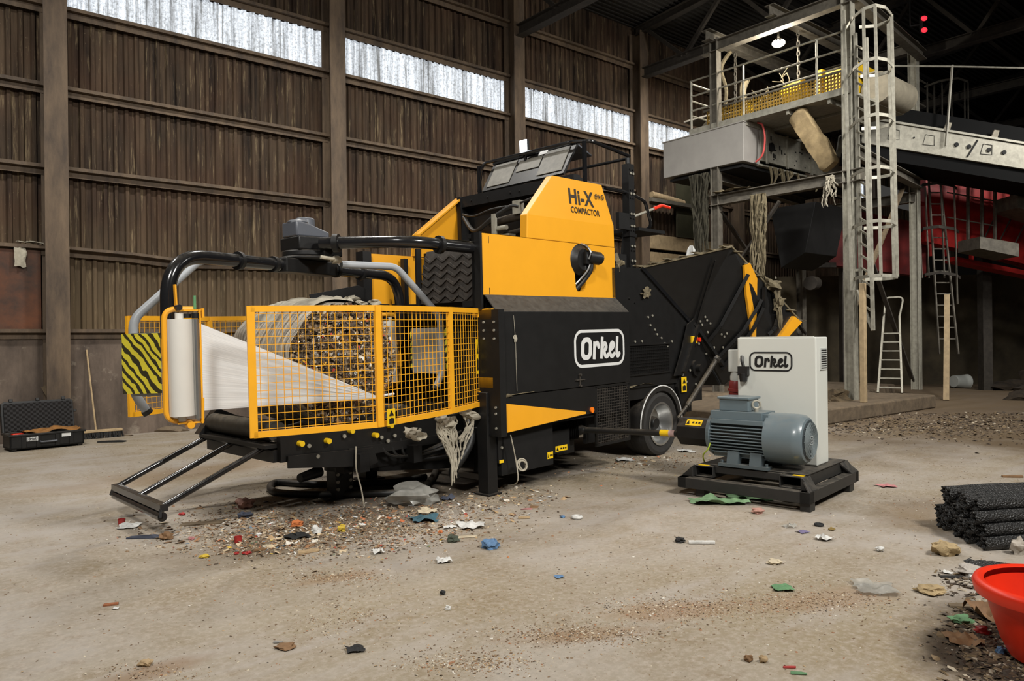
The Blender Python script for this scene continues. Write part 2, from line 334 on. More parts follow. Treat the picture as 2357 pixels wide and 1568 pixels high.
    def ring(s, c, ax, r, w, n=28): return s.tube([Vector(c)+p for p in circle_pts(ax, r, n)], w, 8, True)
    def blob(s, c, size, seed=0, rough=.35, sub=2, R=None):
        bm = bmesh.new(); bmesh.ops.create_icosphere(bm, subdivisions=sub, radius=1)
        for v in bm.verts:
            k = 1+rough*noise.noise(v.co*1.7+Vector((seed*3.7, seed*1.3, seed)))*1.6+rough*.5*noise.noise(v.co*4+Vector((seed, 0, 0)))
            p = Vector((v.co.x*size[0]*k, v.co.y*size[1]*k, v.co.z*size[2]*k)); v.co = (R @ p if R else p)+Vector(c)
        bm.verts.index_update(); s.add([v.co.copy() for v in bm.verts], [tuple(v.index for v in f.verts) for f in bm.faces]); bm.free(); return s
    def sheet(s, c, sx, sy, seed=0, amp=.03, nx=9, ny=9, R=None, thick=0, edge=.25):
        """crumpled sheet lying over c"""
        vs = []
        for j in range(ny):
            for i in range(nx):
                u, w = i/(nx-1)-.5, j/(ny-1)-.5
                q = Vector((u*4+seed*2.1, w*4, seed))
                k = 1+edge*noise.noise(Vector((math.atan2(w, u)*1.3, seed, 0)))
                p = Vector((u*sx*k, w*sy*k, amp*max(0, .5+.9*noise.noise(q*.8)+.35*noise.noise(q*2.1))*(1-.7*max(abs(u), abs(w))*2*(.6+.4*noise.noise(q)))))
                vs.append((R @ p if R else p)+Vector(c))
        return s.add(vs, [(j*nx+i, j*nx+i+1, (j+1)*nx+i+1, (j+1)*nx+i) for j in range(ny-1) for i in range(nx-1)])
def circle_pts(ax, r, n=24, a0=0, a1=2*PI, x=None):
    ax = Vector(ax).normalized(); x = Vector(x) if x is not None else ax.orthogonal().normalized(); y = ax.cross(x)
    full = abs(a1-a0-2*PI) < 1e-6
    return [(x*cos(a0+(a1-a0)*i/(n if full else n-1))+y*sin(a0+(a1-a0)*i/(n if full else n-1)))*r for i in range(n)]
def smooth_path(pts, k=6):
    """Catmull-Rom through the points"""
    P = [Vector(p) for p in pts]; out = []
    for i in range(len(P)-1):
        a, b, c, d = P[max(i-1, 0)], P[i], P[i+1], P[min(i+2, len(P)-1)]
        for j in range(k):
            t = j/k; out.append(.5*((2*b)+(c-a)*t+(2*a-5*b+4*c-d)*t*t+(3*b-a-3*c+d)*t**3))
    return out+[P[-1]]
def fillet(pts, r, k=7):
    """polyline with its corners rounded to radius r"""
    P = [Vector(p) for p in pts]; out = [P[0]]
    for i in range(1, len(P)-1):
        a, b, c = P[i-1], P[i], P[i+1]; d1 = (a-b).normalized(); d2 = (c-b).normalized()
        ang = d1.angle(d2); q = min(r/max(math.tan(ang/2), 1e-3), (a-b).length*.49, (c-b).length*.49)
        p0, p1 = b+d1*q, b+d2*q
        for j in range(k+1):
            t = j/k; out.append((1-t)**2*p0+2*t*(1-t)*b+t*t*p1)
    return out+[P[-1]]

def mesh_of(mb, name, m, smooth=None):
    me = bpy.data.meshes.new(name); me.from_pydata(mb.v, [], mb.f)
    bm = bmesh.new(); bm.from_mesh(me); bmesh.ops.recalc_face_normals(bm, faces=bm.faces)
    if smooth is not None:
        lim = rad(smooth)
        for f in bm.faces: f.smooth = True
        for e in bm.edges:
            e.smooth = not (len(e.link_faces) == 2 and e.calc_face_angle(0) > lim)
    bm.to_mesh(me); bm.free()
    if mb.uv is not None:
        lay = me.uv_layers.new()
        for lp in me.loops: lay.data[lp.index].uv = mb.uv[lp.vertex_index]
    me.materials.append(m); return me
def tag(o, label=None, cat=None, group=None, kind=None):
    if label: o['label'] = label
    if cat: o['category'] = cat
    if group: o['group'] = group
    if kind: o['kind'] = kind
    return o
def part(name, mb, m, parent, smooth=35, bev=0, label=None):
    """a part or sub-part: coordinates are those of the thing's own frame"""
    o = bpy.data.objects.new(name, mesh_of(mb, name, m, smooth)); COL.objects.link(o); o.parent = parent
    if parent.type == 'EMPTY' and 'base' in parent: o.location = [-x for x in parent['base']]
    if bev:
        b = o.modifiers.new('edge', 'BEVEL'); b.width = bev; b.segments = 2; b.limit_method = 'ANGLE'; b.angle_limit = rad(40)
    if label: o['label'] = label
    return o
def root(name, fr, base, label, cat, group=None):
    o = bpy.data.objects.new(name, None); COL.objects.link(o); o.empty_display_size = .2
    o.matrix_world = fr @ Matrix.Translation(base); o['base'] = list(map(float, base)); tag(o, label, cat, group); return o
def single(name, mb, m, label, cat, fr=WF, group=None, smooth=35, bev=0, kind=None):
    """a thing that is one mesh, its origin at its foot"""
    xs = [v.x for v in mb.v]; ys = [v.y for v in mb.v]; zs = [v.z for v in mb.v]
    b = Vector(((min(xs)+max(xs))/2, (min(ys)+max(ys))/2, min(zs)))
    mb.v = [v-b for v in mb.v]
    o = bpy.data.objects.new(name, mesh_of(mb, name, m, smooth)); COL.objects.link(o); o.matrix_world = fr @ Matrix.Translation(b)
    if bev:
        q = o.modifiers.new('edge', 'BEVEL'); q.width = bev; q.segments = 2; q.limit_method = 'ANGLE'; q.angle_limit = rad(40)
    tag(o, label, cat, group, kind); return o
def struct(name, mb, m, fr=BF, smooth=None, label=None):
    o = bpy.data.objects.new(name, mesh_of(mb, name, m, smooth)); COL.objects.link(o); o.matrix_world = fr; o['kind'] = 'structure'
    if label: o['label'] = label
    return o
def rotz(a): return Matrix.Rotation(a, 3, 'Z')
def eul(x, y, z): return Matrix.Rotation(z, 3, 'Z') @ Matrix.Rotation(y, 3, 'Y') @ Matrix.Rotation(x, 3, 'X')

# ---------------------------------------------------------------- lettering and the maker's sign
def strokes(mb, pts, w, to30, k=5, d=0.0):
    def to3(q):
        e = (to30(Vector((1, 0, 0)))-to30(Vector((0, 0, 0)))).cross(to30(Vector((0, 1, 0)))-to30(Vector((0, 0, 0)))).normalized()
        return to30(q)+e*(.00004*(len(mb.f) % 60))
    P = [Vector((p[0], p[1], 0)) for p in pts]; P = smooth_path(P, k) if len(P) > 2 else P
    for i in range(len(P)-1):
        a, b = P[i], P[i+1]; n = Vector((-(b-a).y, (b-a).x, 0)).normalized()*w/2
        mb.add([to3(q) for q in (a-n, b-n, b+n, a+n)], [(0, 1, 2, 3)])
    for q in P[1:-1]:
        mb.add([to3(q+Vector((cos(2*PI*j/14), sin(2*PI*j/14), 0))*w/2) for j in range(14)], [tuple(range(14))])
def rr(w, h, r, cx, cy, n=8):
    out = []
    for (sx, sy, a0) in ((1, 1, 0), (-1, 1, PI/2), (-1, -1, PI), (1, -1, 3*PI/2)):
        for i in range(n+1):
            a = a0+PI/2*i/n; out.append((cx+sx*(w/2-r)+r*cos(a), cy+sy*(h/2-r)+r*sin(a)))
    return out
def ringfaces(mb, outer, inner, to3):
    n = len(outer); o = len(mb.v)
    mb.v += [Vector(to3(Vector((p[0], p[1], 0)))) for p in outer+inner]
    mb.f += [(o+i, o+(i+1) % n, o+n+(i+1) % n, o+n+i) for i in range(n)]
def logo(mb, org, ux, uy, W):
    """rounded frame with the five-letter name; org is its lower left corner"""
    org, ux, uy = Vector(org), Vector(ux).normalized(), Vector(uy).normalized(); k = W/2.25
    to3 = lambda p: org+ux*p.x*k+uy*p.y*k
    ringfaces(mb, rr(2.25, 1, .32, 1.125, .5), rr(2.25-.16, 1-.16, .24, 1.125, .5), to3)
    sl = lambda L: [(x+.07*(y-.5), y) for x, y in L]
    ringfaces(mb, sl(rr(.47, .60, .20, .52, .5)), sl(rr(.19, .34, .085, .52, .5)), to3)
    w = .118
    for L in ([(.835, .205), (.875, .675)], [(.85, .50), (.935, .62), (1.01, .625), (1.045, .52)],
              [(1.155, .205), (1.215, .80)], [(1.19, .47), (1.28, .60), (1.36, .60), (1.385, .50), (1.30, .41), (1.34, .28), (1.42, .265), (1.48, .32)],
              [(1.56, .44), (1.69, .50), (1.735, .57), (1.69, .625), (1.61, .59), (1.555, .46), (1.565, .32), (1.65, .255), (1.775, .33)],
              [(1.915, .80), (1.875, .40), (1.885, .28), (1.94, .265), (2.0, .33)]):
        strokes(mb, L, w, to3)
def text_into(mb, s, org, ux, uy, h, bold=.0, spacing=1.0, sx=1.0):
    cu = bpy.data.curves.new('t', 'FONT'); cu.body = s; cu.size = 1; cu.offset = bold; cu.space_character = spacing; cu.resolution_u = 3
    ob = bpy.data.objects.new('t', cu); COL.objects.link(ob); dg = bpy.context.evaluated_depsgraph_get(); dg.update()
    me = bpy.data.meshes.new_from_object(ob.evaluated_get(dg))
    org, ux, uy = Vector(org), Vector(ux).normalized(), Vector(uy).normalized()
    k = h/.72
    mb.add([org+ux*v.co.x*k*sx+uy*v.co.y*k for v in me.vertices], [tuple(p.vertices) for p in me.polygons])
    wd = (max(v.co.x for v in me.vertices)-min(v.co.x for v in me.vertices))*k*sx
    bpy.data.objects.remove(ob); bpy.data.curves.remove(cu); bpy.data.meshes.remove(me); return wd
def sticker(name, org, ux, uy, w, h, parent, marks=True, m=None, off=.004):
    org, ux, uy = Vector(org), Vector(ux).normalized(), Vector(uy).normalized(); n = ux.cross(uy)
    s = part(name, MB().slab([org, org+ux*w, org+ux*w+uy*h, org+uy*h], .002), m or STICK, parent, None)
    if marks:
        k = MB(); o2 = org+n*off; to3 = lambda x, y: o2+ux*x*w+uy*y*h
        if h > w:
            k.add([to3(.2, .58), to3(.8, .58), to3(.5, .92)], [(0, 1, 2)]); k.add([to3(.2, .1), to3(.8, .1), to3(.8, .4), to3(.5, .46), to3(.2, .4)], [tuple(range(5))])
        else:
            k.add([to3(.05, .2), to3(.25, .2), to3(.15, .8)], [(0, 1, 2)])
            for x in (.4, .6, .78): k.add([to3(x, .35), to3(x+.12, .35), to3(x+.12, .62), to3(x, .62)], [(0, 1, 2, 3)])
        part('pictogram', k, LOGOK, s, None)
    return s
# ================================================================ THE HALL (building frame: x along the left wall, y<0 is the room)
mb = MB(); mb.add([(-14, -32, 0), (46, -32, 0), (46, 1, 0), (-14, 1, 0)], [(0, 1, 2, 3)])
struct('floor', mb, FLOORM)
COLS = [-5.2, -.54, 4.19, 8.82, 13.26, 17.8, 22.4, 27]
def corr(mb, s0, s1, z0, z1, y=.0, pitch=.165, d=.04):
    pts = []; s = s0
    while s < s1-1e-6:
        for a, b in ((0, 0), (.30, 0), (.42, d), (.88, d)):
            if s+a*pitch < s1: pts.append((s+a*pitch, y+b))
        s += pitch
    pts.append((s1, y)); n = len(pts)
    mb.add([(x, q, z) for z in (z0, z1) for x, q in pts], [(i, i+1, n+i+1, n+i) for i in range(n-1)])
mb = MB(); corr(mb, -14, 34, 1.68, 6.90); corr(mb, -14, 34, 7.68, 11.2)
struct('wall_left', mb, SHEET, smooth=None)
mb = MB()
x = -14
for i, (a, b) in enumerate([(-14, -5.2), (-5.2, -3.0), (-3.0, -.62), (-.54, 4.19), (4.19, 8.82), (8.82, 13.26), (13.26, 20), (20, 34)]):
    mb.box((a+.012, -.06-.01*(i % 2), 0), (b-.012, .1, 1.68))
struct('baseboard_left', mb, WCONC, label='stained concrete panels along the foot of the wall')
for i in range(len(COLS)-1):
    mb = MB(); corr(mb, COLS[i]+.1, COLS[i+1]-.1, 6.88, 7.70, y=.012); struct('window_%d' % (i+1), mb, WIN)
# girts: thin flat ledges on the sheeting, one per bay and height
mb = MB()
for z in (1.71, 3.02, 4.29, 5.57, 6.84, 7.76, 9.05):
    for i in range(len(COLS)-1):
        a, b = COLS[i]+.05, COLS[i+1]-.05
        if i == 1 and z == 3.02:
            pp = [(a, -.10, z+.03), (a+1.1, -.11, z-.01), (a+1.8, -.13, z-.07), (a+2.8, -.1, z-.03), (b, -.1, z)]
            for p, q in zip(pp, pp[1:]): mb.bar(p, q, .17, .045)
            for p, q in zip(pp, pp[1:]): mb.bar(Vector(p)+Vector((0, .06, -.07)), Vector(q)+Vector((0, .06, -.07)), .02, .12)
        else:
            mb.box((a, -.19, z-.01), (b, .0, z+.025)); mb.box((a, -.19, z+.025), (b, -.175, z+.045)); mb.box((a, -.10, z-.11), (b, -.08, z))
struct('trim_1', mb, COLM, label='horizontal steel girts along the wall sheets')
for i, s in enumerate(COLS):
    mb = MB(); mb.box((s-.16, -.46, 0), (s+.16, -.435, 9.9)); mb.box((s-.16, -.09, 0), (s+.16, -.065, 9.9)); mb.box((s-.012, -.44, 0), (s+.012, -.08, 9.9))
    struct('trim_%d' % (i+2), mb, COLM, label='steel wall column')
# roof: corrugated sheets rising from the wall, trusses at each column
mb = MB(); n = 220
rp = []
for i in range(n):
    y = -i*.145; rp += [(y, 10.15+(-y)*.07), (y-.05, 10.15+(-y)*.07), (y-.07, 10.21+(-y)*.07), (y-.125, 10.21+(-y)*.07)]
m_ = len(rp)
mb.add([(x, q, z) for x in (-14, 46) for q, z in rp], [(i, i+1, m_+i+1, m_+i) for i in range(m_-1)])
ROOFM = simple('roof_sheet_dark', srgb(44, 41, 37), .8, var=.4)
struct('ceiling', mb, ROOFM)
for i, s in enumerate(COLS):
    if s < 6: continue
    mb = MB(); mb.ibeam((s, -.4, 8.75), (s, -30, 8.75), .22, .26, .02); mb.ibeam((s, -.2, 9.95), (s, -30, 12.0), .2, .22, .02)
    y = -.5; k = 0
    while y > -28:
        za, zb = 8.85, 9.9+.07*-(y-1.2)
        if k % 2 == 0: mb.bar((s, y-.05, zb-.1), (s, y-1.25, za), .09)
        else: mb.bar((s, y-.05, za), (s, y-1.25, zb), .09)
        y -= 1.3; k += 1
    struct('trim_%d' % (i+12), mb, STEELD, label='roof truss')
mb = MB()
for y in (-3.4, -6.8, -10.2, -13.6, -17): mb.ibeam((-14, y, 10.05-.07*y), (46, y, 10.05-.07*y), .12, .2, .015)
struct('trim_30', mb, ROOFM, label='roof purlins')
# dark end walls
mb = MB(); mb.box((33, -32, 0), (33.3, .5, 13)); struct('wall_back', mb, simple('dark_wall', srgb(30, 28, 25), .9, var=.5, scale=2))
# rusty plate, broom, tool case, plank --------------------------------------------------------------
mb = MB(); mb.box((-3.05, -.13, 1.70), (-.72, -.10, 2.98)); single('steel_sheet', mb, RUST, 'brown rusty steel sheet fixed to the wall left of the first column', 'steel sheet', BF, bev=.004)
mb = MB(); mb.sheet((-1.0, -.17, 2.86), .16, .3, 5, .05, R=eul(rad(88), 0, .2)); mb.sheet((-.86, -.16, 3.08), .34, .12, 6, .05)
single('rag', mb, RAGW, 'grey torn rag hanging over the wall rail left of the first column', 'rag', BF)
r = root('push_broom', BF, (-.02, -.32, 0), 'broom with long pale wooden handle leaning against the concrete wall', 'broom')
part('handle', MB().cyl((-.02, -.33, .14), (-.10, -.09, 1.42), .014, n=10), WOOD, r)
part('brush_head', MB().box((-.40, -.37, .10), (.36, -.29, .14)), WOOD, r, bev=.006)
mb = MB()
for i in range(46):
    for j in range(3):
        x = -.39+i*.0165; mb.bar((x, -.355+j*.025, .10), (x+RND.uniform(-.02, .03), -.36+j*.03, .004), .012)
part('bristles', mb, HOSE, r)
single('plank', MB().bar((.02-.34, -.42, .0), (.02-.72, -.12, .86), .03, .075), WOODD, 'narrow dirty wooden plank leaning beside the first wall column', 'plank', BF)
# open tool case
CF = BF @ Matrix.Translation((-.80, -.94, 0)) @ Matrix.Rotation(rad(7), 4, 'Z')
r = root('tool_case', CF, (0, 0, 0), 'open black tool case on wheels with foam lid at the foot of the wall', 'tool case')
w, d, h = .47, .21, .24
mb = MB(); mb.box((-w, -d, .03), (w, -d+.03, h)); mb.box((-w, d-.03, .03), (w, d, h)); mb.box((-w, -d, .03), (-w+.03, d, h)); mb.box((w-.03, -d, .03), (w, d, h)); mb.box((-w, -d, .03), (w, d, .06))
mb.box((-w-.02, -d-.02, h-.03), (w+.02, -d, h)); mb.box((-w-.02, d, h-.03), (w+.02, d+.02, h)); mb.box((-w-.02, -d, h-.03), (-w, d, h)); mb.box((w, -d, h-.03), (w+.02, d, h))
for x in (-.3, -.12, .12, .3): mb.box((x-.03, -d-.012, .04), (x+.03, -d, h-.03))
shell = part('case_base', mb, BLK, r, bev=.008)
for x in (-w+.05, w-.05):
    part('wheel', MB().cyl((x-.03, -d+.05, .05), (x+.03, -d+.05, .05), .05, n=16), RUB, r)
part('carry_handle', MB().tube(fillet([(-.10, -d, .12), (-.10, -d-.05, .115), (.10, -d-.05, .115), (.10, -d, .12)], .02), .012), DKPLAST, r)
mb = MB(); T = rad(12)
LR = lambda x, y, z: (x, d+.02+y+z*sin(T), h+z*cos(T)-.02)
lid = [(-w, 0), (w, 0), (w, .44), (w-.04, .47), (-w+.04, .47), (-w, .44)]
mb.slab([LR(x, 0, z) for x, z in lid], .09)
for x in (-.34, 0, .34): mb.slab([LR(x-.025, -.01, .46), LR(x+.025, -.01, .46), LR(x+.025, -.01, .51), LR(x-.025, -.01, .51)], .03)
for x in (-w-.05, w): mb.slab([LR(x, .02, .26), LR(x+.05, .02, .26), LR(x+.05, .02, .30), LR(x, .02, .30)], .03)
part('lid', mb, BLK, r, bev=.006)
mb = MB(); nx, nz = 48, 24
fo = []
for j in range(nz+1):
    for i in range(nx+1):
        x = -w+.03+(2*w-.06)*i/nx; z = .03+.41*j/nz; b = .5+.5*sin(i*PI/2+j*PI/2)*1.0 if (i+j) % 2 else .3
        fo.append(LR(x, -.02-.035*(.5+.5*sin(i*2*PI/4)*sin(j*2*PI/4)), z))
mb.add(fo, [(j*(nx+1)+i, j*(nx+1)+i+1, (j+1)*(nx+1)+i+1, (j+1)*(nx+1)+i) for j in range(nz) for i in range(nx)])
part('foam_lining', mb, simple('black_foam', srgb(34, 32, 32), .9, var=.1), r)
mb = MB(); to = lambda z: (0, 0, z)
mb.add([(-.27, -d-.0135, .135), (-.13, -d-.0135, .135), (-.13, -d-.0135, .195), (-.27, -d-.0135, .195)], [(0, 1, 2, 3)])
lg = part('sign_plate', mb, LOGOW, r, None); k = MB(); logo(k, (-.265, -d-.016, .138), (1, 0, 0), (0, 0, 1), .125); part('logo', k, LOGOK, lg, None)
mb = MB().add([(.17, -d-.0135, .16), (.29, -d-.0135, .16), (.29, -d-.0135, .225), (.17, -d-.0135, .225)], [(0, 1, 2, 3)]); part('paper_label', mb, LOGOW, r, None)
single('work_gloves', MB().sheet((.1, -.02, h-.02), .72, .3, 3, .10, 16, 8), simple('tan_leather', srgb(148, 100, 44), .8, var=.5, scale=12), 'heap of tan leather gloves lying in the open black tool case', 'gloves', CF)
single('socket_box', MB().box((-.42, -.14, h-.05), (-.28, -.02, h+.005)), REDP, 'small red box in the left corner of the open tool case', 'box', CF, bev=.008)

# stack of pale boards, duct and dark sheet against the wall behind the hopper
for i, (z0, z1, y) in enumerate([(3.05, 3.62, -.26), (3.66, 3.94, -.24), (4.02, 4.42, -.30)]):
    single('timber_board', MB().box((13.5, y, z0), (17.6, -.19, z1)), SAND, ['lowest beige board fixed along the wall behind the black hopper', 'narrow middle beige board on the wall behind the black hopper', 'topmost beige board on the wall behind the black hopper'][i], 'board', BF, bev=.01)
mb = MB(); mb.tube([(13.55+i*.06, -.42, 5.48-.004*i) for i in range(24)], [.10 if i % 2 else .085 for i in range(24)], 14)
r = root('flexible_duct', BF, (14.2, -.42, 5.3), 'beige ribbed duct lying on a wall rail behind the compactor', 'duct'); part('pipe', mb, SAND, r); part('shelf_rail', MB().box((13.4, -.55, 5.27), (15.2, -.19, 5.37)), GALVD, r)
single('dark_board', MB().box((14.7, -.40, 4.42), (16.15, -.35, 5.98)), simple('olive_sheet', srgb(62, 60, 44), .6, var=.4, scale=3), 'upright dark olive sheet standing on the wall boards behind the compactor hopper', 'board', BF)
# ================================================================ THE COMPACTOR (machine frame)
cp = root('bale_compactor', MF, (1.5, 1.05, 0), 'large yellow and black mobile bale compactor with wrapping arms and rear hopper', 'compactor')
YC = 1.05
def bolts(mb, pts, ax, r=.012, h=.012):
    for p in pts: mb.cyl(p, Vector(p)+Vector(ax)*h, r, n=8)
# --- core and chassis
mb = MB()
mb.box((.95, .12, .75), (2.35, 2.0, 2.5)); mb.box((.62, -.17, .62), (2.14, 2.27, 1.74)); mb.box((.06, -.17, .62), (.62, .02, 1.74)); mb.box((.06, 2.08, .62), (.62, 2.27, 1.74)); mb.box((.45, .1, .4), (2.3, 2.0, .78))
mb.box((.50, .10, 1.74), (.7, 2.0, 1.93)); mb.box((.02, .1, 1.84), (.5, .3, 1.90))
part('press_chamber', mb, BLKD, cp, None)
mb = MB()
for y in (.55, 1.55): mb.bar((-1.3, y, .45), (4.6, y, .45), .12, .2); mb.bar((-.9, y, .42), (.4, y, .26), .1, .22)
for x in (-1.2, -.6, .1, 2.4, 3.2, 4.4): mb.bar((x, .3, .45), (x, 1.8, .45), .1, .16)
part('chassis_frame', mb, BLKD, cp, None)
# --- upper yellow side panels: near one has the keyhole opening
def face_hole(outer, inner, y):
    bm = bmesh.new()
    for L in (outer, inner):
        vs = [bm.verts.new((p[0], y, p[1])) for p in L]
        for i in range(len(vs)): bm.edges.new((vs[i-1], vs[i]))
    bmesh.ops.triangle_fill(bm, edges=bm.edges[:], use_beauty=True)
    bm.verts.index_update(); m = MB(); m.add([v.co.copy() for v in bm.verts], [tuple(v.index for v in f.verts) for f in bm.faces]); bm.free(); return m
hole = []
for i in range(17):
    a = rad(-20)+rad(220)*i/16; hole.append((1.575+.185*cos(a), 2.37+.185*sin(a)))
hole += [(1.455, 2.21)]
hole += [(1.47, 2.05), (1.50, 2.015), (1.60, 2.015), (1.64, 2.05), (1.665, 2.2)]
mb = face_hole([(.0, 1.95), (2.22, 1.95), (2.22, 2.548), (.0, 2.548)], hole, 0)
n = len(hole); o = len(mb.v); mb.v += [Vector((x, y, z)) for y in (0, .06) for x, z in hole]; mb.f += [(o+i, o+(i+1) % n, o+n+(i+1) % n, o+n+i) for i in range(n)]
mb.box((0, .002, 2.5), (1.3, .03, 2.546)); mb.box((0, .002, 1.952), (.02, .05, 2.5))
mb.box((.0, .0, 2.548), (.70, .12, 2.552))
part('side_panel', mb, YEL, cp, None)
part('side_panel', MB().box((.10, 2.10, 1.95), (2.22, 2.13, 2.548)), YEL, cp, None)
part('panel_edge_marks', MB().box((.105, -.003, 2.46), (.112, 0, 2.53)).box((.105, -.003, 1.955), (.112, 0, 2.02)), LETT, cp, None)
# --- hydraulic motor in the keyhole
mb = MB(); mb.lathe([(.10, 0), (.10, .165), (.06, .175), (.0, .175), (-.02, .15), (-.06, .12), (-.06, 0)], (1.555, 0, 2.37), (0, 1, 0), 24)
mb.box((1.53, -.10, 2.32), (1.64, -.02, 2.45)); mb.cyl((1.60, -.07, 2.40), (1.76, -.11, 2.385), .075, n=16); mb.cyl((1.76, -.11, 2.385), (1.79, -.118, 2.38), .06, n=16); mb.cyl((1.79, -.118, 2.38), (1.81, -.12, 2.38), .025, n=10)
mo = part('hydraulic_motor', mb, BLK, cp)
part('hose', MB().tube(smooth_path([(1.585, -.10, 2.37), (1.60, -.12, 2.44), (1.59, -.07, 2.52), (1.58, .02, 2.56)]), .012), CHROME, mo)
part('hose', MB().tube(smooth_path([(1.66, -.08, 2.32), (1.65, -.07, 2.24), (1.61, -.01, 2.14), (1.52, .05, 2.03)]), .024), HOSE, mo)
part('hose', MB().tube(smooth_path([(1.62, -.09, 2.32), (1.60, -.07, 2.25), (1.55, .0, 2.15), (1.50, .05, 2.08)]), .012), CHROME, mo)
# --- upper hoods
hood = [(.672, 2.552), (.685, 2.80), (1.17, 3.275), (2.06, 3.285), (2.215, 2.81), (2.222, 2.552)]
mb = MB()
def hy(z): return 0 if z <= 2.81 else .05*(z-2.81)/.47
f0 = [(x, hy(z), z) for x, z in hood]; f1 = [(x, .10+hy(z), z) for x, z in hood]
mb.add(f0+f1, [(0, 1, 4, 5), (1, 2, 3, 4), (11, 10, 7, 6), (10, 9, 8, 7)]+[(i, 6+i, 6+(i+1) % 6, (i+1) % 6) for i in range(6)])
hd = part('hood', mb, YEL, cp, None, bev=.008)
k = MB(); ty = lambda z: hy(z)-.004
up = Vector((0, .05/.47, 1)); s0 = Vector((1.40, ty(3.03)-.004, 3.0)); SX = (.86, 0, 0)
w1 = text_into(k, 'Hi-X', s0, SX, up, .17, .030, 1.06, .92)
text_into(k, 'evo', s0+Vector((w1+.025, 0, .10)), SX, up, .088, .010, 1.10, .95)
text_into(k, 'COMPACTOR', Vector((1.42, ty(2.905)-.004, 2.895)), SX, up, .07, .017, 1.06, .84)
part('lettering', k, LETT, hd, None)
hf = [(.85, 2.552), (.88, 2.82), (1.62, 3.36), (2.06, 3.36), (2.215, 2.81), (2.222, 2.552)]
mb = MB().prism(hf, 'y', 2.08, 2.13); mb.slab([(.85, 1.99, 2.552), (.88, 1.99, 2.82), (.88, 2.1, 2.82), (.85, 2.1, 2.552)], .02); mb.slab([(.88, 1.99, 2.82), (1.62, 1.99, 3.36), (1.62, 2.1, 3.36), (.88, 2.1, 2.82)], .02)
part('hood', mb, YEL, cp, None)
# --- front frame
part('front_pillar', MB().box((-.03, -.02, 1.80), (.0, .10, 2.56)).box((-.03, .06, 1.80), (.12, .10, 2.56)).box((.02, .1, 2.52), (.1, .22, 2.56)), BLK, cp, None)
part('front_pillar', MB().box((.05, 2.02, .5), (.17, 2.16, 2.56)), BLK, cp, None)
part('belt_frame_post', MB().box((.62, 1.98, 1.93), (.68, 2.05, 2.5)), BLK, cp, None)
ep = part('end_plate', MB().box((-.02, -.24, .58), (.06, .06, 1.80)), BLK, cp, None); part('end_plate', MB().box((-.02, 2.2, .58), (.06, 2.4, 1.8)), BLK, cp, None)
mb = MB(); bolts(mb, [(-.02, y, z) for z in (1.68, 1.6, 1.52, .86, .8, .66) for y in (-.04, -.18)], (-1, 0, 0)); part('bolts', mb, GALV, ep)
# chevron belt of the chamber front
BLT0, BLT1 = Vector((.44, 1.47, 1.92)), Vector((.52, 1.47, 2.53)); bu = Vector((0, -1, 0)); bv = (BLT1-BLT0).normalized(); bn = bu.cross(bv); bn = -bn if bn.x > 0 else bn
WB, HB = 1.1, (BLT1-BLT0).length
mb = MB(); N_ = 14
def bpt(u, v, d=0):
    cy_ = .16*(1-cos(max(0, v/HB-.6)*1.6)); return BLT0+bu*u+bv*v+bn*d+Vector((cy_, 0, 0))
mb.add([bpt(u, HB*j/N_) for j in range(N_+1) for u in (0, WB)], [(2*j, 2*j+1, 2*j+3, 2*j+2) for j in range(N_)])
for r_ in range(7):
    for c_ in range(5):
        u0 = c_*WB/5+.015; v0 = r_*HB/6.8+.02; h = .062; q = WB/10
        for (a, b, c, d) in (((u0, v0+h), (u0+q, v0)) + ((.0,), (.0,)), ((u0+q, v0), (u0+2*q-.02, v0+h)) + ((.0,), (.0,))):
            if b[1] < HB-.03 and a[1] < HB-.03 and max(a[0], b[0]) < WB: mb.bar(bpt(*a, .008), bpt(*b, .008), .026, .026, up=bn)
part('chevron_belt', mb, TREAD, cp, 40)
part('belt_side_plate', MB().box((.40, 1.47, 1.9), (.47, 1.50, 2.56)), BLK, cp, None); part('belt_side_plate', MB().prism([(.42, 2.52), (.3, 2.52), (.12, 2.2), (.12, 1.9), (.42, 1.9)], 'y', .13, .16), BLK, cp, None)
# inner ribs of the far side (seen from the front)
part('wrap_guard_flap', MB().slab([(-.62, 2.02, 1.86), (.1, 2.02, 1.86), (.08, 2.02, 2.12), (-.02, 2.02, 2.16), (-.66, 2.02, 2.04)], .02), BLK, cp, None)
# --- opened top: beam, back wall, hydraulics
mb = MB(); mb.box((1.60, .10, 3.22), (1.72, 2.02, 3.36)); mb.box((1.74, .12, 2.5), (1.80, 2.04, 3.34)); mb.box((2.02, .10, 2.5), (2.08, 2.02, 3.2)); mb.box((1.58, 1.98, 2.552), (1.72, 2.05, 3.36)); mb.box((1.58, .10, 2.552), (1.70, .14, 3.3))
mb.box((.95, .5, 2.5), (2.05, 2.0, 2.58))
bolts(mb, [(1.60, y, 3.29) for y in (.4, .55, .95, 1.1, 1.5, 1.8)], (-1, 0, 0), .014)
part('top_frame', mb, BLK, cp, None)
mb = MB(); mb.cyl((1.55, .25, 2.86), (1.55, 1.9, 2.70), .035, n=14); mb.cyl((1.5, .3, 3.0), (1.5, 1.35, 2.93), .05, n=14); mb.cyl((1.45, .2, 2.64), (1.45, 1.85, 2.62), .03, n=12)
part('hydraulic_cylinder', mb, simple('dirty_cylinder', srgb(64, 55, 45), .6, .3, var=.6, scale=14, dust=.5), cp)
mb = MB(); mb.box((1.42, .78, 2.98), (1.5, .9, 3.14)); mb.box((1.40, .95, 2.6), (1.52, 1.15, 2.76)); mb.box((1.38, 1.16, 2.58), (1.42, 1.22, 3.02)); mb.cyl((1.36, 1.19, 2.62), (1.44, 1.19, 2.62), .055, n=16)
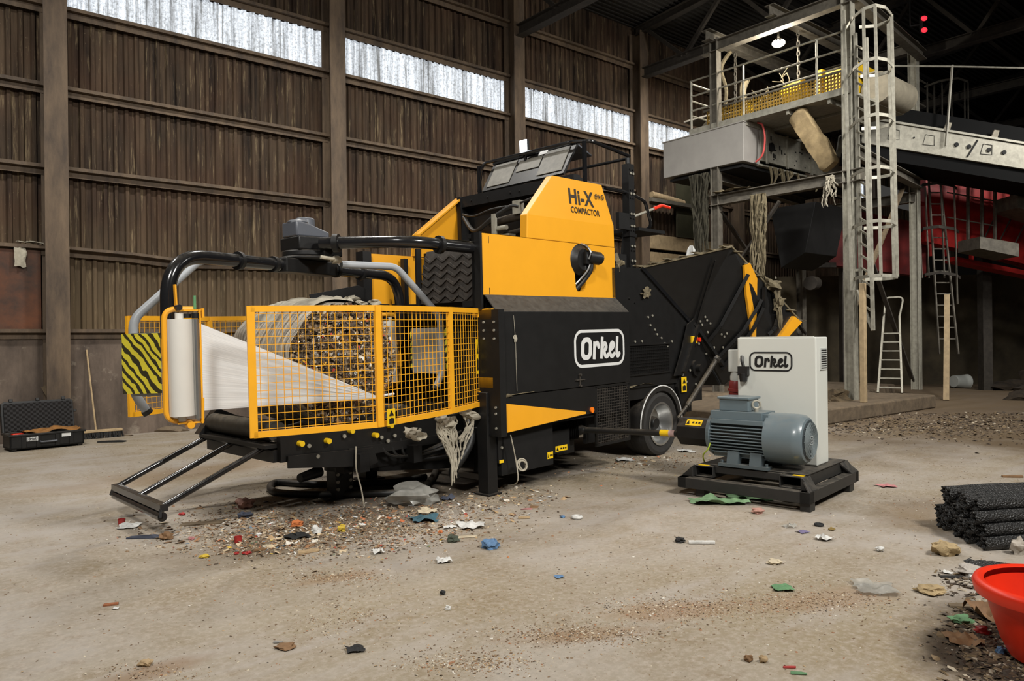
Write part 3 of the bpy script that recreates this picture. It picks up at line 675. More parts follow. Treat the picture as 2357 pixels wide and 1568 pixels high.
mb.cyl((1.42, 1.0, 2.84), (1.42, 1.18, 2.84), .03, n=10)
part('valve_block', mb, GALV, cp, None)
for i, (y0, z0, sag) in enumerate([(1.9, 3.08, -.10), (1.86, 3.02, -.03), (1.92, 3.12, .05)]):
    part('hydraulic_hose', MB().tube(smooth_path([(1.56, y0, z0), (1.46, 1.6, z0-.12+sag), (1.42, 1.25, z0-.06+sag*.5), (1.44, .95, 3.08), (1.44, .8, 3.06-.04*i)]), .028 if i == 0 else .014), HOSE, cp)
part('hydraulic_hose', MB().tube(smooth_path([(1.44, .82, 3.10), (1.40, .5, 3.14), (1.45, .2, 3.26), (1.55, .12, 3.3)]), .014), HOSE, cp)
part('lint_deposit', MB().sheet((1.2, .9, 2.585), .55, 1.3, 8, .04, 14, 20), RAGW, cp); part('lint_deposit', MB().sheet((.35, .05, 2.553), .7, .1, 9, .012, 16, 5), RUSTY, cp)
# --- top lid with three grey windows, floodlight and handle
lx0, lx1 = 1.62, 1.90
A, B, C_, D = Vector((lx0, 1.62, 3.38)), Vector((lx0, .27, 3.40)), Vector((lx1, .27, 3.80)), Vector((lx1, 1.66, 3.78))
lid = part('top_lid', MB().slab([A, B, C_, D], .03).bar(D, C_, .05, .03), BLK, cp, None)
lu = (B-A)/(B-A).length; lv = (D-A).normalized(); ln = lu.cross(lv).normalized(); ln = -ln if ln.x > 0 else ln
lp = lambda u, v, d: A+(B-A)*u+(D-A)*v+ln*d
GLS = simple('dusty_window', srgb(122, 118, 108), .6, var=.35, scale=12)
for u0, u1, v0, v1 in ((.05, .34, .10, .90), (.38, .66, .42, .82), (.68, .97, .10, .92)):
    part('window_pane', MB().slab([lp(u0, v0, .012), lp(u1, v0, .012), lp(u1, v1, .012), lp(u0, v1, .012)], .008), GLS, lid, None, bev=.003)
part('paper_notice', MB().slab([lp(.60, .84, .016), lp(.70, .84, .016), lp(.71, .98, .016), lp(.61, .98, .016)], .003), LOGOW, lid, None)
part('handle', MB().tube(fillet([lp(.42, .93, .0), lp(.42, .93, .06), lp(.56, .93, .06), lp(.56, .93, 0)], .02), .012), BLKG, lid)
fl = part('floodlight', MB().box((1.80, .98, 3.80), (1.84, 1.10, 3.96)).bar((1.83, 1.04, 3.7), (1.83, 1.04, 3.82), .03), BLK, cp, None)
part('lamp_face', MB().box((1.788, .985, 3.81), (1.80, 1.095, 3.955)), emit('floodlight_glow', (.9, .95, 1, 1), 14), fl, None)
# sloped roof sheet at the end of the lid
part('lid_flap', MB().slab([C_+Vector((0, .02, .01)), C_+Vector((.30, .02, -.10)), C_+Vector((.26, .35, -.12)), C_+Vector((0, .35, .01))], .02), DKPLAST, cp, None)
# --- platform railing and posts
zt = 3.73
mb = MB(); mb.tube(fillet([(2.72, .10, zt), (1.92, .10, zt+.06), (1.80, .30, zt+.06), (1.80, 1.78, zt+.06), (1.80, 1.86, zt-.3)], .12), .022); mb.tube([(2.70, .10, zt-.03), (2.70, 1.9, zt-.03)], .02)
mb.tube([(2.70, 1.9, zt-.03), (2.70, 1.9, 2.5)], .022); mb.bar((1.80, 1.84, 3.3), (1.80, 1.84, zt+.04), .04); mb.bar((1.86, .14, 3.30), (1.86, .14, zt+.05), .03, .05); mb.tube(fillet([(2.2, .1, 3.27), (2.72, .1, 3.27), (3.05, .1, 3.2), (3.2, .1, 2.88), (3.1, .5, 2.8), (2.8, .5, 2.8)], .1), .022)
part('railing', mb, BLKG, cp)
mb = MB(); mb.box((2.62, .05, 2.2), (2.74, .15, 3.62)); bolts(mb, [(2.68+dx, .05, z) for z in (2.3, 2.4, 2.55, 2.8, 2.95, 3.2, 3.3, 3.55) for dx in (-.03, .03)], (0, -1, 0), .014); mb.box((2.60, .04, 2.72), (2.76, .16, 2.76)); mb.cyl((2.68, .1, 3.62), (2.68, .1, 3.7), .03, n=12)
mb.prism([(2.62, 2.2), (2.76, 2.2), (2.9, 2.5), (2.76, 2.9)], 'y', .2, .24)
_c = part('corner_post', mb, BLK, cp, None)
_k = MB(); bolts(_k, [(2.68+dx, .045, z) for z in (2.28, 2.42, 2.6, 2.85, 3.0, 3.25, 3.5) for dx in (-.03, .03)], (0, -1, 0), .015); part('bolts', _k, GALV, _c)
mb = MB(); mb.box((2.22, .1, 2.0), (2.66, 1.9, 2.5)); mb.box((2.75, .0, 2.80), (3.35, .7, 2.84)); mb.box((2.4, .05, 2.8), (2.62, .1, 3.0))
part('platform', mb, BLKD, cp, None)
r2 = part('lever', MB().tube([(2.74, .15, 2.96), (3.25, .1, 3.13)], .016), GALV, cp); part('grip', MB().tube([(3.25, .1, 3.13), (3.42, .09, 3.19), (3.62, .09, 3.18)], .022), REDP, r2)
# --- lower body: sloped dusty strip, logo panel, skirt, grille
YB = -.2
SLOPE = simple('dusty_black_slope', srgb(60, 57, 52), .6, var=.35, scale=9, dust=.5, dustcol=srgb(96, 90, 80))
part('sloped_shield', MB().slab([(.04, .0, 1.952), (.0, YB, 1.78), (2.2, YB, 1.78), (2.22, .0, 1.952)], .01), SLOPE, cp, None)
part('sloped_shield', MB().slab([(.04, 2.1, 1.952), (2.22, 2.1, 1.952), (2.2, 2.3, 1.78), (.0, 2.3, 1.78)], .01), SLOPE, cp, None)
sp = part('body_panel', MB().box((.0, YB, .965), (2.2, YB+.025, 1.78)), BLK, cp, None, bev=.004)
part('body_panel', MB().box((.0, 2.275, .6), (2.2, 2.3, 1.78)), BLK, cp, None)
k = MB(); logo(k, (1.16, YB-.004, 1.17), (1, 0, 0), (0, 0, 1), .93); part('logo', k, LOGOW, sp, None)
part('latch', MB().cyl((1.24, YB-.03, 1.10), (1.24, YB, 1.10), .012, n=8).box((1.17, YB-.02, 1.04), (1.32, YB, 1.05)).cyl((1.24, YB-.03, .98), (1.24, YB, .98), .012, n=8).bar((1.24, YB-.01, .97), (1.24, YB-.01, 1.11), .012), STEELD, sp, None)
part('twine_hanging', MB().tube(smooth_path([(.22, YB-.012, 1.74), (.24, YB-.01, 1.5), (.24, YB-.012, 1.3), (.245, YB-.01, 1.0)]), .0025, 6).blob((.24, YB-.012, 1.52), (.022, .008, .03), 4, .9), RAGW, sp)
sk = part('skirt_panel', MB().prism([(.03, .60), (1.36, .66), (1.52, .66), (1.52, .955), (.03, .955)], 'y', YB, YB+.02), BLK, cp, None)
part('yellow_wedge', MB().prism([(.05, .605), (1.34, .668), (1.34, .69), (.05, .895)], 'y', YB-.005, YB-.001), YEL, sk, None)
part('side_marker', MB().cyl((1.44, YB-.02, .70), (1.44, YB, .70), .03, n=16), ORNG, sk)
part('twine_hanging', MB().tube([(.03, YB-.006, .962), (.3, YB-.008, .972), (.5, YB-.006, .975)], .0035, 6).blob((.12, YB-.012, .965), (.04, .01, .012), 3, .9), RUSTY, sk)
mb = MB().box((.12, -.10, .17), (.90, .3, .62)); mb.box((.95, .0, .25), (1.3, .3, .5)); tb = part('tool_box', mb, BLKD, cp, None, bev=.006)
sticker('warning_sticker', (.80, -.104, .24), (1, 0, 0), (0, 0, 1), .09, .07, tb)
sticker('warning_sticker', (1.05, -.004, .27), (1, 0, 0), (0, 0, 1), .2, .06, tb)
# grille
mb = MB(); mb.box((1.52, YB, .30), (1.55, YB+.02, .95)); mb.box((2.15, YB, .30), (2.18, YB+.02, .95)); mb.box((1.52, YB, .93), (2.18, YB+.02, .955)); mb.box((1.52, YB, .28), (2.18, YB+.02, .31))
gr = part('grille', mb, BLK, cp, None)
mb = MB()
for i in range(19): mb.bar((1.56+i*.0325, YB+.006, .31), (1.56+i*.0325, YB+.006, .93), .005)
for i in range(20): mb.bar((1.55, YB+.004, .325+i*.031), (2.15, YB+.004, .325+i*.031), .005)
part('wire_mesh', mb, STEELD, gr, None)
part('grille_backing', MB().box((1.54, YB+.16, .3), (2.16, YB+.2, .95)), BLKD, gr, None)
# front leg and bellows
for y0 in (-.08, 2.02):
    lg = part('support_leg', MB().box((-.05, y0, .0), (.08, y0+.14, 1.0)).box((-.08, y0-.03, -.001), (.11, y0+.17, .02)).box((.08, y0-.02, .3), (.16, y0+.1, .95)), BLK, cp, None, bev=.005)
    if y0 < 0:
        bm_ = MB(); bolts(bm_, [(.12, -.10, z) for z in (.8, .72, .6, .45)], (0, -1, 0), .014); part('bolt_row', bm_, GALV, lg)
        sticker('warning_sticker', (.085, -.104, .30), (1, 0, 0), (0, 0, 1), .06, .03, lg, False)
mb = MB(); prof = [(0, .06)]
for i in range(7): prof += [(.02+i*.02, .105), (.03+i*.02, .085)]
prof += [(.17, .05)]
mb.lathe(prof, (1.36, .12, .455), (.75, -.66, .05), 24); mb.box((1.2, .1, .2), (1.5, .3, .6))
part('drive_bellows', mb, BLK, cp)
# --- wheels
def wheel(cx, yo, cz, R, sgn):
    ax = (0, sgn, 0); w = .34
    prof = [(0, .27), (.0, .30), (-.015, .36), (.0, .40), (.03, R-.012), (.06, R), (w-.06, R), (w-.03, R-.012), (w, .40), (w, .27)]
    mb = MB().lathe(prof, (cx, yo, cz), ax, 44)
    for k in range(4): mb.lathe([(.075+k*.05, R+.003), (.09+k*.05, R+.003), (.09+k*.05, R-.01), (.075+k*.05, R-.01)], (cx, yo, cz), ax, 44, True)
    w_ = part('wheel', mb, RUB, cp, 30)
    part('rim', MB().lathe([(.0, .272), (-.012, .28), (-.012, .258), (.03, .245), (.12, .235), (.16, .215), (.17, .12), (.16, .10), (.16, .0)], (cx, yo, cz), ax, 36), GALV if sgn < 0 else CHROME, w_, 40)
    part('hub', MB().lathe([(.16, .095), (.08, .085), (.06, .07), (.06, 0)], (cx, yo, cz), ax, 20), BLK, w_)
    if sgn > 0:
        k = MB()
        for wd, a0 in (('Giti', 84), ('RADIAL', -72)):
            for i, ch in enumerate(wd):
                a = rad(a0-(i-1)*9.0*(1 if a0 > 0 else -1)); d = Vector((-cos(a), 0, sin(a))) if False else Vector((cos(a), 0, sin(a)))
                upv = d if a0 > 0 else -d; tx = Vector((upv.z, 0, -upv.x))
                if wd == 'Giti': text_into(k, ch, Vector((cx, yo-.003, cz))+d*(.345)-tx*.02, tx, upv, .05, .008)
        part('sidewall_lettering', k, simple('tyre_letters', srgb(62, 58, 54), .7), w_, None)
    return w_
WX, WZ, WR = 3.18, .345, .415
wheel(WX, .02, WZ, WR, 1); wheel(WX, 2.08, WZ, WR, -1)
def fender(yo, sgn):
    mb = MB(); n = 22; r0, r1 = WR+.055, WR+.075; vs = []
    for i in range(n+1):
        a = rad(-18)+rad(206)*i/n
        for rr_, y in ((r0, yo), (r1, yo), (r1, yo+sgn*.42), (r0, yo+sgn*.42), (r0-.045, yo)):
            vs.append((WX+rr_*cos(a), y, WZ+rr_*sin(a)))
    mb.add(vs, [(5*i+a, 5*i+b, 5*i+5+b, 5*i+5+a) for i in range(n) for a, b in ((0, 1), (1, 2), (2, 3), (3, 4), (4, 0))])
    f = part('fender', mb, simple('fender_plastic', srgb(36, 34, 32), .5, var=.4, scale=9, dust=.9, dustcol=srgb(96, 86, 72)), cp, 50)
    part('white_edge', MB().tube([(WX+(r1+.002)*cos(a), yo-sgn*.004, WZ+(r1+.002)*sin(a)) for a in [rad(-12)+rad(194)*i/30 for i in range(31)]], .008, 6), LOGOW, f)
fender(.0, 1); fender(2.1, -1)
part('axle', MB().cyl((WX, .2, WZ), (WX, 1.9, WZ), .07).box((2.9, .2, .3), (3.5, 1.9, .5)), BLKD, cp, None)
# --- rear body side and hopper
P1, P2 = Vector((2.77, 0, 2.34)), Vector((3.95, 0, 1.63))
mb = MB(); body = [(2.16, 1.0), (2.16, 2.31), (2.77, 2.34), (3.95, 1.63), (3.75, .92), (3.6, .85), (2.2, .85)]
mb.prism(body, 'y', .0, .03); mb.prism(body, 'y', 2.07, 2.1); mb.box((2.2, .03, .7), (4.0, 2.07, 1.5))
mb.slab([(2.77, .02, 2.32), (2.77, 2.08, 2.32), (3.95, 2.08, 1.60), (3.95, .02, 1.60)], .02); mb.box((2.2, .02, 2.0), (2.5, 2.08, 2.3))
bolts(mb, [(x, 0, z) for x, z in ((2.5, 1.95), (2.62, 1.9), (2.9, 1.72), (2.95, 1.62), (3.05, 1.56), (3.1, 1.5), (3.2, 1.45), (3.28, 1.38), (3.34, 1.34), (2.75, 1.42), (3.45, 1.4))], (0, -1, 0), .013)
rb = part('infeed_body', mb, BLK, cp, None)
_k = MB(); bolts(_k, [(x, -.002, z) for x, z in ((2.9, 1.72), (2.95, 1.62), (3.05, 1.56), (3.1, 1.5), (3.2, 1.45), (3.28, 1.38), (3.34, 1.34), (2.75, 1.42), (3.45, 1.4), (3.0, 1.74), (2.6, 1.42))], (0, -1, 0), .014); part('bolts', _k, GALV, rb)
mb = MB()
for i in range(26): mb.bar((2.26+i*.044, -.012, 1.02), (2.26+i*.044, -.012, 1.36), .005)
for i in range(9): mb.bar((2.24, -.014, 1.03+i*.04), (3.38, -.014, 1.03+i*.04), .005)
mb.box((2.24, -.02, 1.37), (3.4, 0, 1.39)); mb.box((2.24, -.02, 1.0), (3.4, 0, 1.02))
part('wire_mesh', mb, BLK, rb, None)
part('lint_deposit', MB().sheet((2.6, .08, .86), .8, .2, 4, .07, 16, 8), RUSTY, rb); part('lint_deposit', MB().blob((2.85, -.02, 2.02), (.09, .02, .05), 5, .9, 3), RUSTY, rb); part('lint_deposit', MB().blob((2.35, .1, 2.36), (.08, .08, .08), 6, .9, 3), RUSTY, rb)
# flaring hopper flaps
H3, H4, H5 = Vector((4.15, -.52, 2.64)), Vector((5.70, -.80, 1.62)), Vector((5.02, -.72, 1.40))
H6 = Vector((4.75, -.05, .75))
def mir(p): return Vector((p[0], 2*YC-p[1], p[2]))
def flap(mm, label=None):
    q = [mm(P1), mm(H3), mm(H4), mm(H5), mm(H6), mm(P2)]
    m1 = MB(); th = Vector((0, .03 if mm(P1).y < 1 else -.03, 0))
    m1.add(q+[p+th for p in q], [(0, 1, 5), (1, 2, 3), (1, 3, 5), (3, 4, 5), (6, 11, 7), (7, 9, 8), (7, 11, 9), (9, 11, 10)]+[(i, 6+i, 6+(i+1) % 6, (i+1) % 6) for i in range(6)])
    f = part('hopper_flap', m1, BLK, cp, None)
    t = MB(); t.tube([mm(P1), mm(H3), mm(H4)], .018, 6); part('dusty_rim', t, RUSTY, f)
    d = MB(); d.bar(mm(P1), mm(P2), .05, .05); part('fold_hinge', d, BLKG, f)
    return f
fn = flap(lambda p: Vector(p)); flap(mir)
def onflap(x, z, d=.03):
    """point on the near flap above machine position x, z"""
    best = None
    for a, b, c in ((P1, H3, P2), (H3, H4, H5), (H3, H5, P2), (H5, H6, P2)):
        v0, v1 = Vector((b.x-a.x, b.z-a.z)), Vector((c.x-a.x, c.z-a.z)); v2 = Vector((x-a.x, z-a.z)); D_ = v0.x*v1.y-v1.x*v0.y
        s_ = (v2.x*v1.y-v1.x*v2.y)/D_; t_ = (v0.x*v2.y-v2.x*v0.y)/D_; e = max(0, -s_, -t_, s_+t_-1)
        if best is None or e < best[0]: best = (e, a.y+(b.y-a.y)*s_+(c.y-a.y)*t_)
    return Vector((x, best[1]-d, z))
def strip(mb, pts, w, d, k=8):
    for p, q in zip(pts, pts[1:]):
        for i in range(k):
            a = (p[0]+(q[0]-p[0])*i/k, p[1]+(q[1]-p[1])*i/k); b = (p[0]+(q[0]-p[0])*(i+1)/k, p[1]+(q[1]-p[1])*(i+1)/k)
            mb.bar(onflap(*a, d), onflap(*b, d), w, w)
def fp(u, v):
    """machine x, z of a point on the flap seen in the photograph at u, v"""
    o = inv_pt(MF, CAM); r = MF.to_3x3().inverted() @ ray(u, v); best = None
    for i in range(300):
        t = 6+i*.02; p = o+r*t; e = abs(onflap(p.x, p.z, 0).y-p.y)
        if best is None or e < best[0]: best = (e, p)
    return (best[1].x, best[1].z)
mb = MB(); gp = [onflap(*fp(u, v), .05) for u, v in ((1704, 612), (1719, 606), (1736, 642), (1731, 778), (1726, 778), (1712, 680))]
mb.add(gp+[p+Vector((0, .03, 0)) for p in gp], [tuple(range(6))]+[(i, 6+i, 6+(i+1) % 6, (i+1) % 6) for i in range(6)])
part('yellow_gusset', mb, YEL, fn, None)
mb = MB(); q = [onflap(*fp(u, v), .045) for u, v in ((1822, 728), (1840, 742), (1806, 778), (1786, 778))]; mb.add(q+[p+Vector((0, .05, 0)) for p in q], [(0, 1, 2, 3)]+[(i, 4+i, 4+(i+1) % 4, (i+1) % 4) for i in range(4)])
part('yellow_edge', mb, YEL, fn, None)
mb = MB()
for a, b in (((1716, 632), (1620, 790)), ((1752, 662), (1655, 850)), ((1745, 690), (1640, 830)), ((1795, 700), (1760, 770)), ((1640, 600), (1600, 745))): m2 = MB(); strip(m2, [fp(*a), fp(*b)], .045 if a[0] != 1640 else .02, .045); part('stiffener_bar', m2, BLK, fn, None)
m2 = MB(); strip(m2, [fp(1590, 745), fp(1660, 840)], .05, .04); part('stiffener_bar', m2, BLK, fn, None)
bolts(mb, [onflap(*fp(u, v), .03) for u, v in ((1600, 735), (1608, 740), (1612, 748), (1618, 730), (1622, 738), (1630, 745), (1606, 760), (1655, 770), (1662, 775), (1668, 768), (1622, 765), (1640, 800), (1660, 800), (1780, 640))], (0, -1, 0), .016)
part('bolts', mb, GALV, fn, None)
rim_ = MB(); 
for t in range(14):
    f_ = t/13; p_ = P1.lerp(H3, f_*2) if f_ < .5 else H3.lerp(H4, f_*2-1); rim_.blob(p_+Vector((0, 0, .015)), (.15, .03, .012), t, .5)
rim_.blob(H3.lerp(H4, .53)+Vector((0, -.03, .05)), (.15, .07, .07), 40, .9, 3); rim_.blob(H3.lerp(H4, .55)+Vector((0, -.1, -.22)), (.07, .04, .16), 41, .9, 3)
part('lint_clump', rim_, RUSTY, fn)['kind'] = 'stuff'
part('hopper_floor', MB().slab([P2+Vector((0, .05, 0)), H6+Vector((0, .05, 0)), mir(H6)-Vector((0, .05, 0)), mir(P2)-Vector((0, .05, 0))], .03).slab([H6+Vector((0, .0, 0)), H5, mir(H5), mir(H6)], .03).box((3.4, .1, .55), (4.4, 2.0, .95)), BLKD, cp, None)
# folding linkage beside the wheel
mb = MB(); mb.slab([(3.42, -.06, .95), (3.62, -.06, .95), (4.02, -.06, 1.60), (3.96, -.06, 1.70), (3.78, -.06, 1.62), (3.62, -.06, 1.28)], .02); mb.slab([(3.6, -.1, 1.0), (3.65, -.1, .98), (4.05, -.1, 1.6), (4.0, -.1, 1.62)], .04)
mb.prism([(3.7, .4), (4.35, .9), (4.5, 1.25), (4.1, 1.5), (3.7, 1.2), (3.55, .8)], 'y', -.02, .02)
bolts(mb, [(x, -.02, z) for x, z in ((3.8, 1.2), (3.9, 1.3), (4.1, 1.35), (4.3, 1.2), (3.85, 1.0), (3.75, .85), (4.0, .8), (3.9, 1.45), (4.2, 1.4))], (0, -1, 0), .014)
ln_ = part('hopper_linkage', mb, BLK, cp, None)
_k = MB(); bolts(_k, [(x, -.03, z) for x, z in ((3.8, 1.2), (3.9, 1.3), (4.1, 1.35), (4.3, 1.2), (3.85, 1.0), (3.75, .85), (4.0, .8), (3.9, 1.45), (4.2, 1.4), (3.66, .95), (3.72, 1.1))], (0, -1, 0), .017); part('bolts', _k, GALV, ln_)
part('hydraulic_cylinder', MB().cyl((4.41, -.12, 1.11), (3.62, -.11, .54), .034, n=12).cyl((3.62, -.11, .54), (3.40, -.1, .40), .02, n=10).blob((4.43, -.12, 1.13), (.06, .05, .05), 2), simple('worn_cylinder', srgb(70, 66, 60), .5, .3, var=.5, scale=16, dust=.7), ln_)
part('belt_motor', MB().cyl((4.0, -.02, 1.02), (4.0, -.06, 1.02), .11, n=20).cyl((4.0, -.06, 1.02), (4.0, -.12, 1.02), .05, n=14), BLK, ln_)
part('emergency_stop', MB().box((3.84, -.09, 1.36), (3.98, -.03, 1.46)), STICK, ln_, None, bev=.006); part('stop_button', MB().cyl((3.97, -.09, 1.41), (3.97, -.13, 1.41), .03, n=14), REDP, ln_)
sticker('warning_sticker', (3.60, -.05, .72), (1, 0, 0), (0, 0, 1), .13, .2, rb)
# --- wrapper: mast, turning hub, two arms
mast = fillet([(.0, .10, 2.41), (-.74, .11, 2.425), (-1.28, .80, 2.44)], .5, 12)
ms = part('wrapper_mast', MB().tube(mast, .056, 16), BLKG, cp)
part('clamp', MB().cyl((-.42, .10, 2.415), (-.46, .10, 2.415), .085, n=14), BLK, ms); part('clamp', MB().cyl((-1.17, .66, 2.435), (-1.20, .70, 2.435), .085, n=14), BLK, ms)
part('lint_deposit', MB().sheet((-.2, .10, 2.468), .4, .06, 6, .012), RAGW, ms)
HX, HY = -1.28, 1.05
mb = MB(); mb.cyl((HX, HY, 2.30), (HX, HY, 2.33), .24, n=36); mb.cyl((HX, HY, 2.33), (HX, HY, 2.385), .215, n=36); mb.box((HX-.17, HY-.17, 2.385), (HX+.17, HY+.17, 2.51)); mb.box((HX+.02, HY-.28, 2.32), (HX+.22, HY-.08, 2.46))
hub = part('turning_hub', mb, BLK, cp, bev=.012)
mb = MB(); mb.prism([(HX-.17, 2.51), (HX+.18, 2.51), (HX+.18, 2.565), (HX-.02, 2.63), (HX-.17, 2.655)], 'y', HY-.13, HY+.13); mb.cyl((HX-.08, HY, 2.64), (HX-.08, HY, 2.672), .10, .085, n=24); mb.cyl((HX+.07, HY+.12, 2.54), (HX+.07, HY+.12, 2.72), .105, .09, n=24)
part('gear_cover', mb, DKPLAST, hub, bev=.015)
part('hose_fitting', MB().tube(smooth_path([(HX-.02, HY-.28, 2.31), (HX+.1, HY-.3, 2.30), (HX+.2, HY-.22, 2.33)]), .018).blob((HX+.15, HY-.27, 2.30), (.06, .05, .04), 3), RAGW, hub)
PA_, PR_ = Vector((-2.76, .55, 0)), Vector((-2.765, .35, 0)); ad = (PA_-Vector((HX, HY, 0))).normalized()
mb = MB(); mb.bar(Vector((HX, HY, 2.235))-ad*.36, Vector((HX, HY, 2.235))+ad*.36, .17, .13); part('arm_carrier', mb, BLK, cp, None, bev=.01)
def arm(k):
    """k=1 arm on the ramp side, k=-1 the other one, turned by half a turn about the hub"""
    t = (lambda p: Vector(p)) if k > 0 else (lambda p: Vector((2*HX-p[0], 2*HY-p[1], p[2])))
    T = lambda L: [t(p) for p in L]
    a = part('wrapping_arm', MB().tube(fillet(T([(HX, HY, 2.235), (PA_.x, PA_.y, 2.235), (PA_.x-.01, PA_.y, 1.50)]), .36, 14), .055, 16), BLKG, cp)
    for q_, r_ in ((.83, .078), (.42, .072)): c0 = Vector((HX, HY, 2.235))+ad*q_; part('clamp', MB().cyl(t(c0), t(c0+ad*.035), r_, n=14), BLK, a)
    p = fillet(T([(-1.62, 1.12, 2.275), (-2.22, 1.20, 2.275), (-2.775, 1.23, 1.76), (-2.785, 1.23, 1.16), (-2.70, 1.225, 1.01)]), .2, 8)
    b = part('safety_bar', MB().tube(p, .036, 14), GRYTUBE, a)
    part('end_cap', MB().cyl(t((-2.70, 1.225, 1.01)), t((-2.68, 1.225, .98)), .042, n=14), RUB, b)
    m1 = MB(); q = T([(-2.87, 1.23, 1.155), (-2.755, .735, 1.175), (-2.755, .735, 1.64), (-2.87, 1.23, 1.64)])
    nx = 10; vs = []; uv = []
    for j in range(nx+1):
        for i in range(nx+1):
            u_, v_ = i/nx, j/nx; pp = q[0].lerp(q[1], u_).lerp(q[3].lerp(q[2], u_), v_); pp = pp+Vector((.008*noise.noise(Vector((u_*3, v_*3, k))), 0, 0)); vs.append(pp); uv.append((u_, v_))
    m1.add(vs, [(j*(nx+1)+i, j*(nx+1)+i+1, (j+1)*(nx+1)+i+1, (j+1)*(nx+1)+i) for j in range(nx) for i in range(nx)]); m1.uv = uv
    hp = part('hazard_plate', m1, HAZ, a)
    part('plate_backing', MB().slab(T([(-2.83, 1.13, 1.14), (-2.748, .775, 1.15), (-2.748, .775, 1.645), (-2.83, 1.13, 1.645)]), .004), simple('bare_sheet', srgb(172, 172, 168), .4, .3, var=.2, scale=9), hp, None)
    yc = .35; c = MB()
    c.tube(fillet(T([(-2.66, yc-.01, 1.81), (-2.865, yc+.02, 1.81), (-2.87, yc+.02, 1.0), (-2.66, yc, .965)]), .08, 6), .02, 10)
    c.bar(t((-2.637, yc-.05, 1.81)), t((-2.64, yc-.05, .96)), .026, .012); c.bar(t((-2.76, yc, 1.80)), t((-2.62, yc-.04, 1.80)), .03, .012); c.bar(t((-2.80, yc, .97)), t((-2.63, yc-.04, .97)), .03, .012)
    c.bar(t((-2.785, yc, 1.81)), t((-2.79, yc, 1.99)), .03, .012); c.bar(t((-2.61, yc-.04, 1.815)), t((-2.61, yc-.04, 1.745)), .025, .02); c.bar(t((-2.64, yc-.05, .97)), t((-2.635, yc-.05, 1.15)), .03, .02)
    for z in (1.28, 1.53): c.bar(t((-2.865, yc+.02, z)), t((-2.77, PA_.y-.03, z)), .05, .13)
    c.cyl(t((-2.72, yc-.0, .955)), t((-2.72, yc-.05, .955)), .028, n=14)
    ca = part('film_carriage', c, YEL, a)
    part('idler_roller', MB().cyl(t((-2.668, yc-.05, 1.0)), t((-2.668, yc-.05, 1.735)), .024, n=16), CHROME, ca)
    part('roller_gear', MB().cyl(t((-2.71, yc, 1.745)), t((-2.71, yc, 1.775)), .032, n=14).cyl(t((-2.668, yc-.05, 1.74)), t((-2.668, yc-.05, 1.78)), .026, n=14).cyl(t((-2.78, yc, 1.82)), t((-2.78, yc-.05, 1.82)), .022, n=12), BLK, ca)
    part('sensor', MB().cyl(t((-2.66, yc-.03, 1.81)), t((-2.66, yc-.03, 1.91)), .010, n=10), simple('green_sensor', srgb(96, 150, 104), .5), ca)
    ro = single('film_roll', MB().cyl(t((PR_.x, yc, 1.025)), t((PR_.x, yc, 1.735)), .088, n=36).cyl(t((PR_.x, yc, .985)), t((PR_.x, yc, 1.78)), .03, n=16),
                ROLLW, 'thick white roll of stretch film on the wrapping arm nearest the ramp' if k > 0 else 'white roll of stretch film behind the mesh guard on the far wrapping arm', 'film roll', MF, 'film rolls on the wrapping arms')
def sorted_box(p, q): return (tuple(min(a, b) for a, b in zip(p, q)), tuple(max(a, b) for a, b in zip(p, q)))
arm(1); arm(-1)
# --- wrapping table
mb = MB()
for y in (.44, 1.68): mb.box((-1.95, y-.03, .55), (.1, y+.03, .76))
mb.prism([(-2.08, .70), (-1.7, .62), (-1.62, .80), (-1.90, .93)], 'y', 1.66, 1.76)
mb.box((-1.3, .4, .50), (-.05, 1.7, .58)); mb.bar((-1.98, .46, .685), (-1.98, 1.70, .685), .16, .03); mb.bar((-1.94, .46, .60), (-1.94, 1.70, .60), .10, .10)
mb.slab([(-1.9, .40, .60), (-1.05, .40, .56), (-1.0, .40, .42), (-1.1, .40, .40), (-1.9, .40, .50)], .02)
bolts(mb, [(x, .40, z) for x, z in ((-1.7, .66), (-1.62, .56), (-.95, .64), (-.88, .60), (-.8, .64), (-1.35, .70), (-.5, .66), (-1.2, .48), (-1.15, .44))], (0, -1, 0), .018)
tb = part('wrapping_table', mb, BLK, cp, None)
_k = MB(); bolts(_k, [(x, .395, z) for x, z in ((-1.7, .66), (-1.62, .56), (-.95, .64), (-.88, .60), (-.8, .64), (-1.35, .70), (-.5, .66), (-1.2, .48), (-1.15, .44), (-.2, .7), (-.15, .62), (-.2, .55))], (0, -1, 0), .018, .016); part('bolts', _k, GALV, tb)
for x, z, r_ in ((-1.93, .80, .085), (-.60, .83, .075)): part('table_roller', MB().cyl((x, .50, z), (x, 1.66, z), r_, n=28), simple('worn_roller', srgb(62, 58, 50), .6, var=.5, scale=12, dust=.4), tb)
mb = MB(); sag = [(-1.93+1.33*i/20, .89-.20*math.sin(PI*i/20)) for i in range(21)]
for j in range(8):
    y = .50+j*.145; mb.add([(x, y+d, z) for d in (0, .13) for x, z in sag], [(i, i+1, 22+i, 21+i) for i in range(20)])
part('table_belts', mb, RUB, tb)
for x, z in ((-1.28, .74), (-1.52, .68), (-1.78, .69), (-.85, .74), (-1.02, .67), (-.6, .78)): part('grease_cap', MB().cyl((x, .41, z), (x, .355, z), .024, n=14), STICK, tb)
mb = MB(); mb.box((-1.12, .9, .02), (-.92, 1.06, .42)); mb.box((-1.2, .85, 0.0), (-.84, 1.12, .025)); mb.box((-1.12, .85, .28), (-.25, 1.1, .42)); mb.cyl((-1.25, .96, .31), (-1.5, .9, .29), .055, .04, n=14); mb.box((-.35, 1.5, .02), (-.2, 1.64, .42)); mb.box((-.42, 1.45, 0), (-.14, 1.7, .02))
